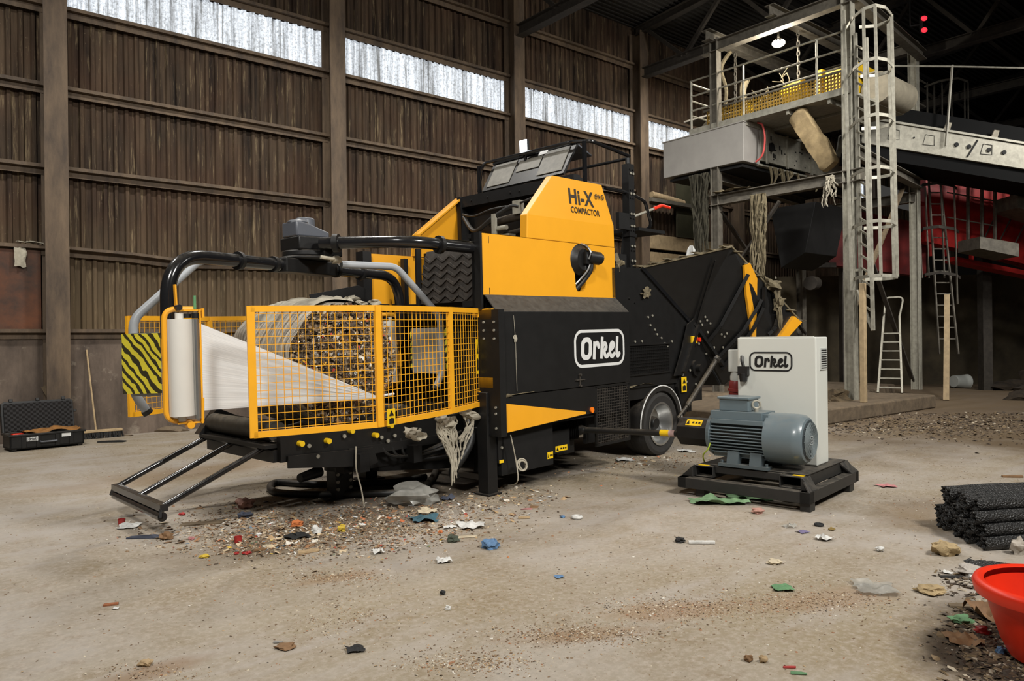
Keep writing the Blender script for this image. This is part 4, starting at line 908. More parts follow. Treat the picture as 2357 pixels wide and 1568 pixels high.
bolts(mb, [(-1.05, .9, .24+.05*i) for i in range(4)], (0, -1, 0), .016)
ts_ = part('table_stand', mb, BLK, cp, None, bev=.006)
_k = MB(); bolts(_k, [(-1.10+dx, .9, .12+.07*i) for i in range(5) for dx in (0, .14)]+[(-1.05, .8, .3), (-.95, .8, .3), (-.6, .85, .38)], (0, -1, 0), .017, .016); part('bolts', _k, GALV, ts_)
part('hydraulic_cylinder', MB().cyl((-.75, .62, .35), (-.48, .55, .34), .018, n=10).cyl((-.48, .55, .34), (-.05, .45, .34), .035, n=12).cyl((-.75, .6, .35), (-.75, .56, .35), .04, n=14), BLK, cp)
for i in range(3): part('hydraulic_hose', MB().tube(smooth_path([(-.95+.12*i, .42, .6), (-.85+.1*i, .40, .46-.02*i), (-.5+.1*i, .38, .42+.03*i), (-.12, .2, .52+.05*i)]), .014), HOSE, cp)
part('cable_conduit', MB().tube(smooth_path([(-.05, .2, .72), (-.08, .12, .55), (-.2, .1, .4), (-.3, .14, .26), (-.22, .2, .18)]), .045, 12), HOSE, cp)
mb = MB()
for bx, bz in ((-.17, .83), (-.50, .80), (-.86, .72)):
    for q in range(3): mb.blob((bx+.05*q-.05, .02, bz-.03*q), (.07, .04, .035), q+int(-bx*10), .7, 2)
for i in range(34):
    x = RND.choice((-.5, -.5, -.2, -.42))+RND.uniform(-.07, .07); z0 = .80; L = RND.uniform(.15, .45) if i < 24 else RND.uniform(.5, .68)
    mb.tube(smooth_path([(x, .02+RND.uniform(-.02, .03), z0), (x+RND.uniform(-.04, .04), .02, z0-L*.35), (x*.5-.17+RND.uniform(-.05, .05), .02, z0-L*.7), (x*.3-.25+RND.uniform(-.03, .03), .03, z0-L)]), [RND.uniform(.004, .013) for _ in range(18)]+[.003], 5)
part('shredded_tape_tangle', mb, RAGW, cp)['kind'] = 'stuff'
# --- ramp
mb = MB()
E0, E1 = Vector((-2.70, 1.86, .30)), Vector((-2.76, .52, .30)); U0, U1 = Vector((-1.93, 1.72, .70)), Vector((-1.90, .70, .71))
E0 = Vector((-2.74, 1.84, .30)); E1 = Vector((-2.79, .71, .30)); U0, U1 = Vector((-1.98, 1.66, .68)), Vector((-1.98, .60, .67))
for q in (0, .5, 1): mb.tube([U0.lerp(U1, q), E0.lerp(E1, q)], .025, 12)
mb.bar(E0+Vector((0, .04, 0)), E1-Vector((0, .04, 0)), .06, .05); mb.bar(E1, E1+Vector((-.02, -.03, -.08)), .02, .07); mb.bar(E0, E0+Vector((-.02, .03, -.08)), .02, .07); mb.bar(U0, U1, .08, .06)
rp_ = part('ramp', mb, BLKG, cp, 40); part('end_roller', MB().cyl(E0+Vector((-.01, .0, -.07)), E1+Vector((-.01, -.03, -.07)), .036, n=16), BLKG, rp_)
# --- mesh guards
def guard(pts, z0, z1, mm):
    P = [mm(Vector(p)) for p in pts]; fr = MB(); w = .045
    zz0, zz1 = z0, z1
    for i, (p, q) in enumerate(zip(P, P[1:])):
        fr.bar(p+Vector((0, 0, zz1-.02)), q+Vector((0, 0, zz1-.02)), .03, w); fr.bar(p+Vector((0, 0, zz0+.02)), q+Vector((0, 0, zz0+.02)), .03, w)
    for i, p in enumerate(P):
        d = (P[min(i+1, len(P)-1)]-P[max(i-1, 0)]).normalized(); fr.bar(p+Vector((0, 0, zz0)), p+Vector((0, 0, zz1)), .055, .03, up=d.cross(Vector((0, 0, 1))))
    for z in (z0+.10, z1-.04): fr.bar(P[0]+Vector((-.05, 0, z)), P[0]+Vector((.10, 0, z)), .06, .09)
    g = part('mesh_guard', fr, YELW, cp, None)
    wr = MB()
    for p, q in zip(P, P[1:]):
        L = (q-p).length; n = max(2, round(L/.055))
        for i in range(1, n):
            a = p.lerp(q, i/n); wr.bar(a+Vector((0, 0, zz0)), a+Vector((0, 0, zz1)), .0042)
        for j in range(1, 17):
            z = zz0+(zz1-zz0)*j/17; wr.bar(p+Vector((0, 0, z)), q+Vector((0, 0, z)), .0042)
    part('wire_mesh', wr, YELW, g, None); return g
GP = [(.02, .06, 0), (-.60, -.20, 0), (-1.56, -.43, 0), (-2.46, -.14, 0)]
g1 = guard(GP, .865, 1.815, lambda p: p)
guard(GP, .865, 1.815, mir)
sticker('warning_sticker', (-1.52, -.47, .87), (.97, .24, 0), (0, 0, 1), .10, .13, g1)
sticker('warning_sticker', (-.08, .015, 1.18), (.9, .35, 0), (0, 0, 1), .05, .34, g1)
sticker('warning_sticker', (.0, -.03, 1.62), (.9, -.35, 0), (0, 0, 1), .05, .12, g1)
for z in (1.70, 1.04): part('guard_hinge', MB().box((-.02, -.15, z), (.10, .06, z+.11)).cyl((.05, -.16, z+.055), (.05, -.15, z+.055), .014, n=8), YELW, g1, None, bev=.006)
# ================================================================ things on the machine
bl = root('round_waste_bale', MF, (-1.27, 1.05, .72), 'round bale of shredded mixed waste held by net on the wrapping table', 'bale')
BX, BZ, BR = -1.27, 1.345, .57
mb = MB(); nr, na = 20, 64
def bp(a, y, rr_, s=1):
    k = 1+.05*noise.noise(Vector((cos(a)*2, sin(a)*2, y*2)))+.03*noise.noise(Vector((cos(a)*7, sin(a)*7, y*6))); return Vector((BX+BR*rr_*k*cos(a), y, BZ+BR*rr_*k*sin(a)*.98))
NY = 12
for j in range(NY+1):
    y = .50+1.14*j/NY; e = min(j, NY-j); sh = .93 if e == 0 else .985 if e == 1 else 1
    mb.v += [bp(2*PI*i/na, y, sh) for i in range(na)]
mb.f += [(j*na+i, j*na+(i+1) % na, (j+1)*na+(i+1) % na, (j+1)*na+i) for j in range(NY) for i in range(na)]
part('net_wrapped_side', mb, BALEW, bl)
def endface(y, sg):
    m = MB()
    for j in range(nr+1):
        for i in range(na):
            p = bp(2*PI*i/na, y, .935*j/nr); p.y += sg*(.03*noise.noise(p*6)+.015*noise.noise(p*18)+.05*(1-(j/nr)**2)); m.v.append(p)
    m.f += [(j*na+i, j*na+(i+1) % na, (j+1)*na+(i+1) % na, (j+1)*na+i) for j in range(nr) for i in range(na)]
    return m
part('waste_face', endface(.50, -1), BALEF, bl); part('waste_face', endface(1.64, 1), BALEF, bl)
mb = MB()
for i in range(2600):
    a = RND.uniform(0, 2*PI); rr_ = math.sqrt(RND.random())*.95; p = bp(a, .47-.03*RND.random()-.02*(1-rr_), rr_); s = RND.uniform(.006, .02)*(1 if RND.random() < .9 else 1.9); R_ = eul(RND.uniform(.9, 2.2), RND.uniform(-.6, .6), RND.uniform(-.6, .6))@eul(0, 0, RND.uniform(0, 6)); e = RND.uniform(.3, .9)
    mb.add([p+R_ @ Vector(v) for v in ((-s, -s*e, 0), (s, -s*e*1.1, .003), (s*.8, s*e, -.003), (-s*.7, s*e*.9, .004))], [(0, 1, 2, 3)])
fk = part('waste_flakes', mb, FLAKES, bl, None); fk['kind'] = 'stuff'
mb = MB()
def drape(x0, y0, lx, ly, seed, amp, h):
    n = 18; vs = []
    for j in range(n+1):
        for i in range(n+1):
            u_, v_ = i/n-.5, j/n-.5; k_ = 1+.35*noise.noise(Vector((u_*4, v_*4, seed))); x = x0+u_*lx*k_; y = y0+v_*ly*k_
            zz = BZ+math.sqrt(max(BR*BR*.98-(x-BX)**2, .01)); e = max(0, 1-(2*abs(u_))**3-(2*abs(v_))**3)
            vs.append((x, y, zz+.004+h*e+amp*e*noise.noise(Vector((u_*6+seed, v_*6, 1)))))
    mb.add(vs, [(j*(n+1)+i, j*(n+1)+i+1, (j+1)*(n+1)+i+1, (j+1)*(n+1)+i) for j in range(n) for i in range(n)])
drape(-1.18, .95, .75, .8, 3, .05, .03); drape(-.98, .82, .45, .35, 7, .07, .05); drape(-1.4, 1.2, .6, .5, 11, .05, .02)
for k in range(5): mb.blob((-.92+RND.uniform(-.1, .16), .75+RND.uniform(-.1, .2), 1.90+RND.uniform(-.02, .05)), (.06, .05, .025), k, .7)
part('loose_net_rags', mb, RAGW, bl)
# film between roll and bale
mb = MB(); nu, nv = 30, 34; mb.uv = []
La, Lb = Vector((-2.645, .29, 1.705)), Vector((-2.64, .29, 1.055)); E_ = Vector((-1.02, .33, 1.025)); Eb = Vector((-1.02, .33, 1.012))
for i in range(nu+1):
    u_ = i/nu
    for j in range(nv+1):
        v_ = j/nv; p = La.lerp(Lb, v_).lerp(E_.lerp(Eb, v_), u_); p = p+Vector((0, (.0025*sin(v_*38+u_*2)+.0015*sin(v_*71))*sin(PI*u_)-.02*sin(PI*u_), 0)); mb.v.append(p); mb.uv.append((u_, v_))
mb.f += [(i*(nv+1)+j, i*(nv+1)+j+1, (i+1)*(nv+1)+j+1, (i+1)*(nv+1)+j) for i in range(nu) for j in range(nv)]
tail = len(mb.v); mb.tube([(-1.04, .33, 1.018), (-.95, .33, 1.03), (-.84, .33, 1.035)], .012, 8); mb.uv += [(.9, .5)]*(len(mb.v)-tail)
uvs = mb.uv; flm = single('stretch_film', mb, FILM, 'white stretch film pulled from the roll to a point on the bale', 'plastic film', MF)
# ================================================================ ELECTRIC POWER UNIT (skid frame: x along the shaft, y away)
pu = root('electric_power_unit', SF, (-.6, .6, 0), 'grey electric motor and pale control cabinet mounted on a black steel skid', 'power unit')
mb = MB()
mb.box((-1.25, -.06, .075), (.0, .05, .175)); mb.box((-1.25, 1.2, .075), (.0, 1.3, .175)); mb.box((-.09, -.06, .075), (.0, 1.3, .175)); mb.box((-1.25, -.06, .075), (-1.16, 1.3, .175))
for x, y in ((-1.09, .0), (-.10, -.02), (-.10, 1.06), (-1.09, 1.1)): mb.box((x, y, 0), (x+.09, y+.12, .08))
def pocket(x0, x1, y0, y1, z0, z1, t=.012):
    mb.box((x0, y0, z0), (x1, y1, z0+t)); mb.box((x0, y0, z1-t), (x1, y1, z1)); mb.box((x0, y0, z0), (x0+t, y1, z1)); mb.box((x1-t, y0, z0), (x1, y1, z1))
pocket(-1.13, -.94, .06, 1.2, .175, .285); pocket(-.30, -.09, .03, 1.2, .175, .285)
mb.box((-.94, .1, .22), (-.30, .2, .285)); mb.box((-.94, 1.0, .22), (-.3, 1.15, .285)); mb.box((-.9, .5, .175), (-.3, .58, .285)); mb.box((-1.0, .12, .285), (-.08, 1.16, .297))
mb.slab([(-.09, .02, .285), (.0, -.06, .175), (.0, .14, .175), (-.09, .2, .285)], .02); mb.slab([(-.09, 1.0, .285), (.0, 1.1, .175), (.0, 1.3, .175), (-.09, 1.2, .285)], .02)
mb.prism([(-.1, .175), (.0, .175), (-.08, .285), (-.1, .285)], 'y', .0, .08); mb.prism([(-.1, .175), (.0, .175), (-.08, .285), (-.1, .285)], 'y', 1.1, 1.22)
mb.prism([(-1.25, .175), (-1.13, .175), (-1.13, .285)], 'y', .02, .1)
mb.box((-.62, .2, .175), (-.52, .3, .285))
part('skid_frame', mb, SKID, pu, None, bev=.005)
for x in (-1.10, -.2): sticker('warning_sticker', (x, .07, .2865 if x < -.5 else .2865), (1, 0, 0), (0, 1, 0), .10, .05, pu, False)
sticker('warning_sticker', (-.2, 1.1, .2865), (1, 0, 0), (0, 1, 0), .10, .05, pu, False)
AY, AZ = .30, .575
mb = MB(); R = .205
mb.lathe([(-1.04, .0), (-1.04, .20), (-1.00, .215), (-.98, .19), (-.98, .17), (-.45, .17)], (0, AY, AZ), (1, 0, 0), 40)
for s in range(44):
    a = 2*PI*s/44; d = Vector((0, cos(a), sin(a)))
    if abs(d.y) > .35 or d.z < -.4: 
        zz = AZ+(s % 11-5)*0
    o = Vector((0, AY, AZ))
# cooling fins: horizontal plates left and right, vertical plates above and below
for i in range(11):
    h = -.15+.03*i; e = math.sqrt(max(R*R-h*h, .0))
    mb.box((-.985, AY-max(e, .16)-.012, AZ+h-.005), (-.45, AY+max(e, .16)+.012, AZ+h+.005))
for i in range(9):
    h = -.12+.03*i; mb.box((-.985, AY+h-.005, AZ), (-.45, AY+h+.005, AZ+.218)); mb.box((-.985, AY+h-.005, AZ-.2), (-.45, AY+h+.005, AZ))
mb.box((-1.0, AY-.16, AZ+.16), (-.5, AY+.16, AZ+.235)); mb.box((-.98, AY-.2, AZ+.12), (-.47, AY-.14, AZ+.16))
mot = part('motor_body', mb, MOT, pu, None, bev=.002)
mb = MB(); mb.box((-.9, AY-.22, .297), (-.42, AY-.12, .325)); mb.box((-.9, AY+.12, .297), (-.42, AY+.22, .325))
for x in (-.82, -.60):
    for sy in (-1, 1): mb.prism([(AY+sy*.21, .325), (AY+sy*.13, .325), (AY+sy*.10, .44), (AY+sy*.18, .44)], 'x', x, x+.11)
for x in (-.88, -.45): mb.cyl((x, AY-.17, .325), (x, AY-.17, .35), .016, n=6)
part('motor_feet', mb, MOTD, mot, None)
fc = part('fan_cover', MB().lathe([(-.47, .20), (-.47, .232), (-.22, .232), (-.17, .225), (-.135, .20), (-.125, .178)], (0, AY, AZ), (1, 0, 0), 44), simple('motor_fan_cover', srgb(100, 112, 117), .30, var=.08, dust=.15, coat=.25), pu, 30)
mb = MB(); mb.lathe([(-.125, .18), (-.118, .17), (-.112, .06), (-.112, 0)], (0, AY, AZ), (1, 0, 0), 36)
fg = part('fan_grille', mb, simple('fan_grille_dark', srgb(50, 57, 60), .5, var=.2), fc)
mb = MB()
for k in range(13): r_ = .02+.012*k; mb.tube([Vector((-.108-.00*k, AY, AZ))+p for p in circle_pts((1, 0, 0), r_, 30)], .0028, 4, True)
for k in range(16):
    a = 2*PI*k/16; mb.bar((-.108, AY+.03*cos(a), AZ+.03*sin(a)), (-.112, AY+.168*cos(a), AZ+.168*sin(a)), .005)
part('grille_rings', mb, simple('grille_grey', srgb(128, 138, 140), .4), fg, None)
k = MB(); o2 = Vector((-.1035, AY, AZ)); to = lambda p: o2+Vector((0, p.x, p.y)); ringfaces(k, rr(.08, .08, .02, 0, 0), rr(.064, .064, .015, 0, 0), to)
for s in (-1, 1): strokes(k, [(.018*s, .018), (-.018*s, -.018)], .009, to)
part('makers_emblem', k, simple('emblem_grey', srgb(170, 176, 176), .4), fg, None)
tb = part('terminal_box', MB().box((-.93, AY-.12, AZ+.235), (-.64, AY+.12, AZ+.36)).box((-.945, AY-.135, AZ+.345), (-.625, AY+.135, AZ+.37)), MOT, pu, None, bev=.008)
part('lifting_eye', MB().ring((-.60, AY-.03, AZ+.30), (.6, -.8, 0), .036, .011).cyl((-.60, AY-.03, AZ+.22), (-.60, AY-.03, AZ+.265), .02, n=12), GALV, pu)
part('earth_cable', MB().tube(smooth_path([(-.985, AY-.19, AZ-.06), (-1.0, AY-.22, AZ-.13), (-1.06, AY-.2, .38), (-1.10, AY-.1, .30)]), .007, 6), simple('green_yellow_cable', srgb(160, 180, 50), .5), pu)
mb = MB(); oc = [(AY+.145*cos(rad(22.5+45*i)), AZ+.145*sin(rad(22.5+45*i))) for i in range(8)]; mb.prism(oc, 'x', -1.38, -1.04)
sg = part('shaft_guard', mb, BLK, pu, None, bev=.006)
a_ = rad(112.5+11); 
p0, p1 = Vector((0, oc[3][0], oc[3][1])), Vector((0, oc[2][0], oc[2][1])); up_ = (p1-p0).normalized()
sticker('warning_sticker', p0+Vector((-1.29, 0, 0))+up_*.02+Vector((0, -.003, .002)), (1, 0, 0), up_, .17, .075, sg)
cab = part('control_cabinet', MB().box((-.925, .585, .30), (-.155, .90, 1.505)), WHT, pu, None, bev=.012)
k = MB(); logo(k, (-.80, .582, 1.175), (1, 0, 0), (0, 0, 1), .425); part('logo', k, LOGOK, cab, None)
mb = MB(); mb.box((-.157, .68, 1.19), (-.147, .86, 1.40))
vg = part('vent_grille', mb, LGREY, cab, None, bev=.003); mb = MB()
for i in range(9): mb.box((-.1475, .70, 1.205+i*.021), (-.145, .84, 1.214+i*.021))
part('slot', mb, LOGOK, vg, None)
mb = MB().bar((-.9, .60, 1.508), (-.18, .60, 1.508), .02, .008); part('top_seal', mb, WHT, cab, None)
so = part('socket_box', MB().box((-1.04, .62, 1.16), (-.925, .80, 1.385)), LGREY, pu, None, bev=.008)
pl = part('power_plug', MB().lathe([(0, .05), (.06, .055), (.09, .05)], (-.98, .68, 1.16), (-.12, 0, -1), 18), LGREY, so)
part('plug_body', MB().lathe([(.08, .045), (.12, .06), (.17, .055), (.175, .062), (.2, .062), (.21, .05), (.3, .045), (.31, .03), (.38, .028)], (-.98, .68, 1.16), (-.12, 0, -1), 18), simple('plug_red', srgb(120, 40, 36), .4, var=.15), pl)
part('power_cable', MB().tube(smooth_path([(-1.02, .68, .82), (-1.05, .66, .6), (-1.0, .7, .4), (-.9, .75, .3)]), .024), HOSE, pl)
part('cable_gland', MB().box((-.90, .53, 1.13), (-.80, .585, 1.22)).tube(smooth_path([(-.84, .55, 1.2), (-.86, .55, 1.27), (-.87, .57, 1.32)]), .016).cyl((-.85, .555, 1.07), (-.85, .555, 1.15), .035, .042, n=14), HOSE, pu)
# propeller shaft between machine and motor
A_ = MF @ Vector((1.47, -.02, .465)); B_ = SF @ Vector((-1.38, AY, AZ-.035)); d_ = (B_-A_).normalized()
sh = root('drive_shaft', WF, tuple((A_+B_)/2), 'long black drive shaft between the compactor and the electric motor', 'shaft')
part('shaft_tube', MB().cyl(A_, B_, .033, n=20), HOSE, sh)
part('yellow_label', MB().cyl(A_.lerp(B_, .80), A_.lerp(B_, .88), .0345, n=20), STICK, sh); part('pale_label', MB().cyl(A_.lerp(B_, .88), A_.lerp(B_, .93), .0345, n=20), simple('pale_pink', srgb(214, 180, 176), .5), sh)
part('shaft_cone', MB().cyl(A_, A_+d_*.07, .06, .035, n=20), HOSE, sh); part('shaft_cone', MB().cyl(B_-d_*.06, B_, .035, .06, n=20), HOSE, sh)
# green strap under the skid
g_ = SF.inverted() @ G(1650, 1160); g2_ = SF.inverted() @ G(1715, 1152)
single('lifting_strap', MB().sheet((g_.x, g_.y+.03, .004), .52, .22, 21, .075, 22, 14, R=rotz(.72)).sheet((g2_.x, g2_.y+.1, .004), .4, .22, 22, .05, 14, 10, R=rotz(.6)), simple('green_strap', srgb(120, 154, 112), .7, var=.5, scale=12), 'crumpled green fabric strap lying under the motor skid', 'strap', SF)

# ================================================================ SORTING TOWER (building frame)
S0, S1 = 12.0, 16.75
tw = root('sorting_tower', BF, (14.3, -4.9, .27), 'tall grey steel tower carrying a railed platform and a caged ladder', 'tower')
mb = MB()
for x, y, z1 in ((S0, -6.70, 8.3), (S0, -3.62, 8.35), (S1, -5.99, 8.7), (S1, -3.0, 8.4)): mb.ibeam((x, y, .27), (x, y, z1), .18, .2, .018)
part('post', mb, GALV, tw, None) if False else None
for x, y, z1 in ((S0, -6.70, 8.3), (S0, -3.62, 8.35), (S1, -5.99, 8.7), (S1, -3.0, 8.4)): part('post', MB().ibeam((x, y, .2), (x, y, z1), .17, .2, .018), GALV if y < -5 else GALVD, tw, None)
for p, q, w, h in (((S0, -3.3, 8.16), (S0, -6.9, 8.16), .2, .24), ((S1, -2.9, 8.55), (S1, -6.1, 8.55), .2, .24), ((S0-.25, -3.55, 8.4), (S1, -3.55, 8.4), .22, .24), ((S0-.25, -5.15, 8.4), (S1, -5.15, 8.4), .22, .24), ((S0, -6.7, 8.3), (S1, -6.2, 8.3), .2, .22),
                    ((S0, -3.5, 4.65), (S0, -7.0, 4.65), .2, .24), ((S1, -3.0, 4.9), (S1, -6.0, 4.9), .2, .24), ((S0, -6.7, 5.2), (S1, -6.1, 5.2), .2, .22), ((S0, -3.62, 5.2), (S1, -3.1, 5.2), .2, .22)):
    part('beam', MB().ibeam(p, q, w, h, .018), GALVD, tw, None)
for p, q in (((S1, -5.9, 5.6), (S0+.1, -6.6, 1.8)), ((S0+.6, -6.4, 4.4), (S1, -5.9, .4)), ((S0, -3.7, 4.4), (S0+.2, -5.6, 1.0) if False else (S1, -3.1, 1.6)), ((S0, -5.2, 4.4), (S0, -3.7, 2.6))):
    part('brace', MB().bar(p, q, .09, .05), WOODD if p[2] > 5 else STEELD, tw, None)
mb = MB(); mb.box((S0-.05, -6.75, 6.28), (S0-.0, -2.92, 6.42)); mb.box((S0, -6.75, 6.30), (S0+1.1, -2.92, 6.35)); mb.box((S0+1.05, -6.75, 6.25), (S0+1.1, -2.92, 6.4)); mb.box((S0, -2.97, 6.25), (S0+1.1, -2.92, 6.42))
for y in (-3.4, -4.4, -5.4, -6.3): mb.bar((S0, y, 6.24), (S0+1.1, y, 6.24), .06, .1)
part('platform_deck', mb, GALV, tw, None)
rl = MB()
for y in (-2.95, -4.35, -6.05): rl.tube([(S0, y, 6.30), (S0, y, 7.56)], .026, 8)
for z in (7.56, 7.2, 6.86): rl.tube([(S0, -2.92, z), (S0, -6.75, z-.02)], .022, 8)
for z in (7.5, 7.1, 6.75): rl.tube([(S0, -2.95, z), (S0+1.0, -2.95, z)], .02, 8)
part('railing', rl, GALV, tw)
# caged ladder at the right front corner
iB = BF.inverted()
def tp(u, d, z): p = CAM+ray(u, 775)*d; q = iB @ p; return Vector((q.x, q.y, z))
R0b, R0t, R1b, R1t = tp(1984, 14.35, 1.78), tp(1976, 14.35, 7.4), tp(2010, 13.95, 1.62), tp(2001, 13.95, 7.15)
ld = part('caged_ladder', MB().bar(R0b, R0t, .06, .05).bar(R1b, R1t, .06, .05), GALV, tw, None)
for i in range(23): f = (i+.5)/23.5; part('rung', MB().bar(R0b.lerp(R0t, f), R1b.lerp(R1t, f), .032), GALV, ld, None)
HP = [(1957, 14.4), (1972, 13.95), (1995, 13.6), (2022, 13.45), (2046, 13.55), (2060, 13.85), (2052, 14.15), (2025, 14.35), (1985, 14.4)]
for z in (7.54, 6.58, 5.56, 4.6, 3.62, 2.62):
    m = MB(); hp = [tp(u+(7.54-z)*1.5, d, z) for u, d in HP]
    for p, q in zip(hp, hp[1:]): m.bar(p, q, .014, .06)
    part('cage_hoop', m, GALV, ld, None)
for i in (2, 3, 5, 6):
    a, b = tp(HP[i][0]+7.4, HP[i][1], 2.62), tp(HP[i][0], HP[i][1], 7.54); part('cage_strap', MB().bar(a, b, .055, .014), GALV, ld, None)
m = MB()
for z in (7.0, 5.8, 4.2, 2.8): f = (z-1.78)/5.62; m.bar(R0b.lerp(R0t, f), (S0, -6.72, z), .05)
m.bar(R1b, tp(1972, 14.3, 2.4), .05); part('ladder_bracket', m, GALV, ld, None)
part('cable_channel', MB().bar(tp(1962, 14.25, 2.4), tp(1950, 14.25, 7.8), .05, .04), GALV, tw, None)
# pale bare post standing against the tower front
part('front_prop', MB().box((S0-.55, -7.22, .27), (S0-.45, -7.12, 2.5)), SAND, tw, None, bev=.01)
# overband magnet on the platform
mg = root('overband_magnet', BF, (13.6, -4.8, 6.7), 'yellow overband magnet with cross belt and drums hanging above the railed platform', 'magnet')
mb = MB(); mb.box((12.25, -6.6, 6.44), (12.27, -3.2, 6.84)); part('perforated_guard', mb, m_perf('perforated_yellow_guard', srgb(150, 118, 44), 14), mg, None)
part('guard_rail', MB().bar((12.26, -6.7, 6.86), (12.26, -3.1, 6.86), .04).bar((12.26, -6.7, 6.44), (12.26, -3.1, 6.44), .04), GALVD, mg, None)
YM = simple('dusty_yellow', srgb(206, 166, 24), .5, var=.3, dust=.5, dustcol=srgb(130, 115, 80))
part('magnet_housing', MB().box((13.0, -6.4, 6.6), (14.1, -5.7, 7.25)).prism([(12.9, 6.6), (14.1, 6.6), (13.9, 7.35), (13.1, 7.35)], 'y', -5.6, -5.45), YM, mg, None, bev=.03)
part('motor_cover', MB().cyl((12.9, -5.3, 6.95), (12.9, -4.85, 6.9), .22, n=20).box((12.8, -4.0, 6.5), (12.9, -3.75, 6.95)), YM, mg)
BELTM = simple('belt_dusty', srgb(142, 134, 116), .8, var=.3, dust=.4)
for y in (-2.7, -6.75):
    part('drum', MB().cyl((13.1, y, 6.62), (14.3, y, 6.62), .32, n=28), BELTM, mg)
part('cross_belt', MB().box((13.05, -6.75, 6.92), (14.35, -2.7, 6.95)).box((13.05, -6.75, 6.29), (14.35, -2.7, 6.32)), BELTM, mg, None)
part('drum_cover', MB().box((12.95, -3.0, 6.98), (14.4, -2.0, 7.02)), GALVD, mg, None)
ch = MB()
for y, z0 in ((-5.15, 7.2), (-3.55, 6.9)):
    for i in range(12):
        z = 8.2-i*.11
        if z > z0: ch.tube([Vector((12.9, y, z))+p for p in [Vector((.03*cos(a), 0, .07*sin(a))) if i % 2 else Vector((0, .03*cos(a), .07*sin(a))) for a in [2*PI*k/10 for k in range(10)]]], .014, 5, True)
part('lifting_chain', ch, GALVD, mg)
mb = MB()
for k in range(16):
    y = RND.uniform(-5.4, -3.5); z = RND.uniform(6.9, 7.6); mb.tube(smooth_path([(12.85, y, z), (12.85, y+RND.uniform(-.2, .2), z-.2), (12.85, y+RND.uniform(-.3, .3), z-.1-RND.random()*.3)]), .012, 5)
mb.tube(smooth_path([(12.6, -3.62, 8.2), (12.4, -3.5, 7.8), (12.3, -3.7, 7.2), (12.35, -3.6, 6.7)]), .05, 7); mb.tube(smooth_path([(12.6, -4.0, 7.4), (12.5, -4.0, 7.1), (12.5, -4.1, 6.5)]), .09, 7)
part('tangled_rags', mb, RUSTY, mg)
# grey head box and feed conveyor running back along the wall
fc_ = root('feed_conveyor', BF, (14.2, -3.3, 5.3), 'long grey conveyor housing with plain end box below the platform', 'conveyor')
part('end_box', MB().box((S0-.1, -4.40, 5.40), (S0+.55, -2.18, 6.26)).box((S0-.12, -4.42, 6.25), (S0+.57, -2.16, 6.28)), simple('grey_sheet_box', srgb(158, 154, 148), .55, .1, var=.15, scale=3, dust=.3), fc_, None, bev=.01)
mb = MB(); mb.box((S0+.55, -4.42, 5.5), (16.9, -4.36, 6.2)); mb.box((S0+.55, -2.2, 5.5), (16.9, -2.15, 6.2)); mb.box((S0+.5, -4.42, 5.38), (16.9, -4.2, 5.42))
for x in (12.75, 13.6, 14.7): mb.box((x, -4.46, 5.45), (x+.06, -4.42, 6.22))
part('side_frame', mb, GALV, fc_, None)
mb = MB()
for i in range(30): x = RND.uniform(12.7, 15.8); z = RND.uniform(5.55, 6.1); mb.box((x, -4.424, z), (x+.05, -4.42, z+.03 if i % 3 else z+.10))
mb.cyl((12.95, -4.47, 5.85), (12.95, -4.42, 5.85), .10, n=16)
part('bolt_holes', mb, BLKD, fc_, None)
part('belt', MB().box((S0+.3, -4.2, 6.05), (16.9, -2.3, 6.1)).box((S0, -4.3, 5.30), (16.9, -2.3, 5.36)), BLKD, fc_, None)
part('pink_hose', MB().tube(smooth_path([(12.3, -4.5, 6.28), (12.3, -4.62, 6.2), (12.3, -4.68, 5.9), (12.3, -4.62, 5.55), (12.3, -4.45, 5.42)]), .02, 8), simple('pink_red_hose', srgb(214, 84, 80), .5), fc_)
mb = MB()
for k in range(12):
    x = RND.uniform(12.6, 15); L = RND.uniform(.15, .6); mb.tube(smooth_path([(x, -4.45, 5.4), (x+.05, -4.46, 5.4-L*.5), (x-.03, -4.44, 5.4-L)]), [.03]*6+[.02]*6+[.008], 5)
part('hanging_shreds', mb, RUSTY, fc_)
mb = MB(); fa, fb = Vector((12.15, -5.52, 6.22)), Vector((12.25, -6.2, 4.98)); fd = (fb-fa).normalized(); fx = fd.cross(Vector((1, 0, 0))).normalized(); nL, nA = 22, 16; vs = []
for i in range(nL+1):
    for k in range(nA):
        a = 2*PI*k/nA; cx_, sx_ = cos(a), sin(a); q = (abs(cx_)**6+abs(sx_)**6)**(-1/6)
        p = fa.lerp(fb, i/nL); w = (.20+.02*noise.noise(Vector((i*.4, 0, 3))))*(1 if 0 < i < nL else .8); h = .12*(1 if 0 < i < nL else .7)
        p = p+fx*(cx_*q*w)+Vector((1, 0, 0))*(sx_*q*h); p = p+Vector((noise.noise(p*4), noise.noise(p*4+Vector((5, 0, 0))), noise.noise(p*4+Vector((0, 7, 0)))))*.035; vs.append(p)
mb.add(vs, [(i*nA+k, i*nA+(k+1) % nA, (i+1)*nA+(k+1) % nA, (i+1)*nA+k) for i in range(nL) for k in range(nA)]+[tuple(range(nA)), tuple(range(nL*nA, nL*nA+nA))])
single('foam_slab', mb, FOAM, 'dirty beige foam slab hanging at a slant below the platform', 'foam slab', BF, smooth=50)
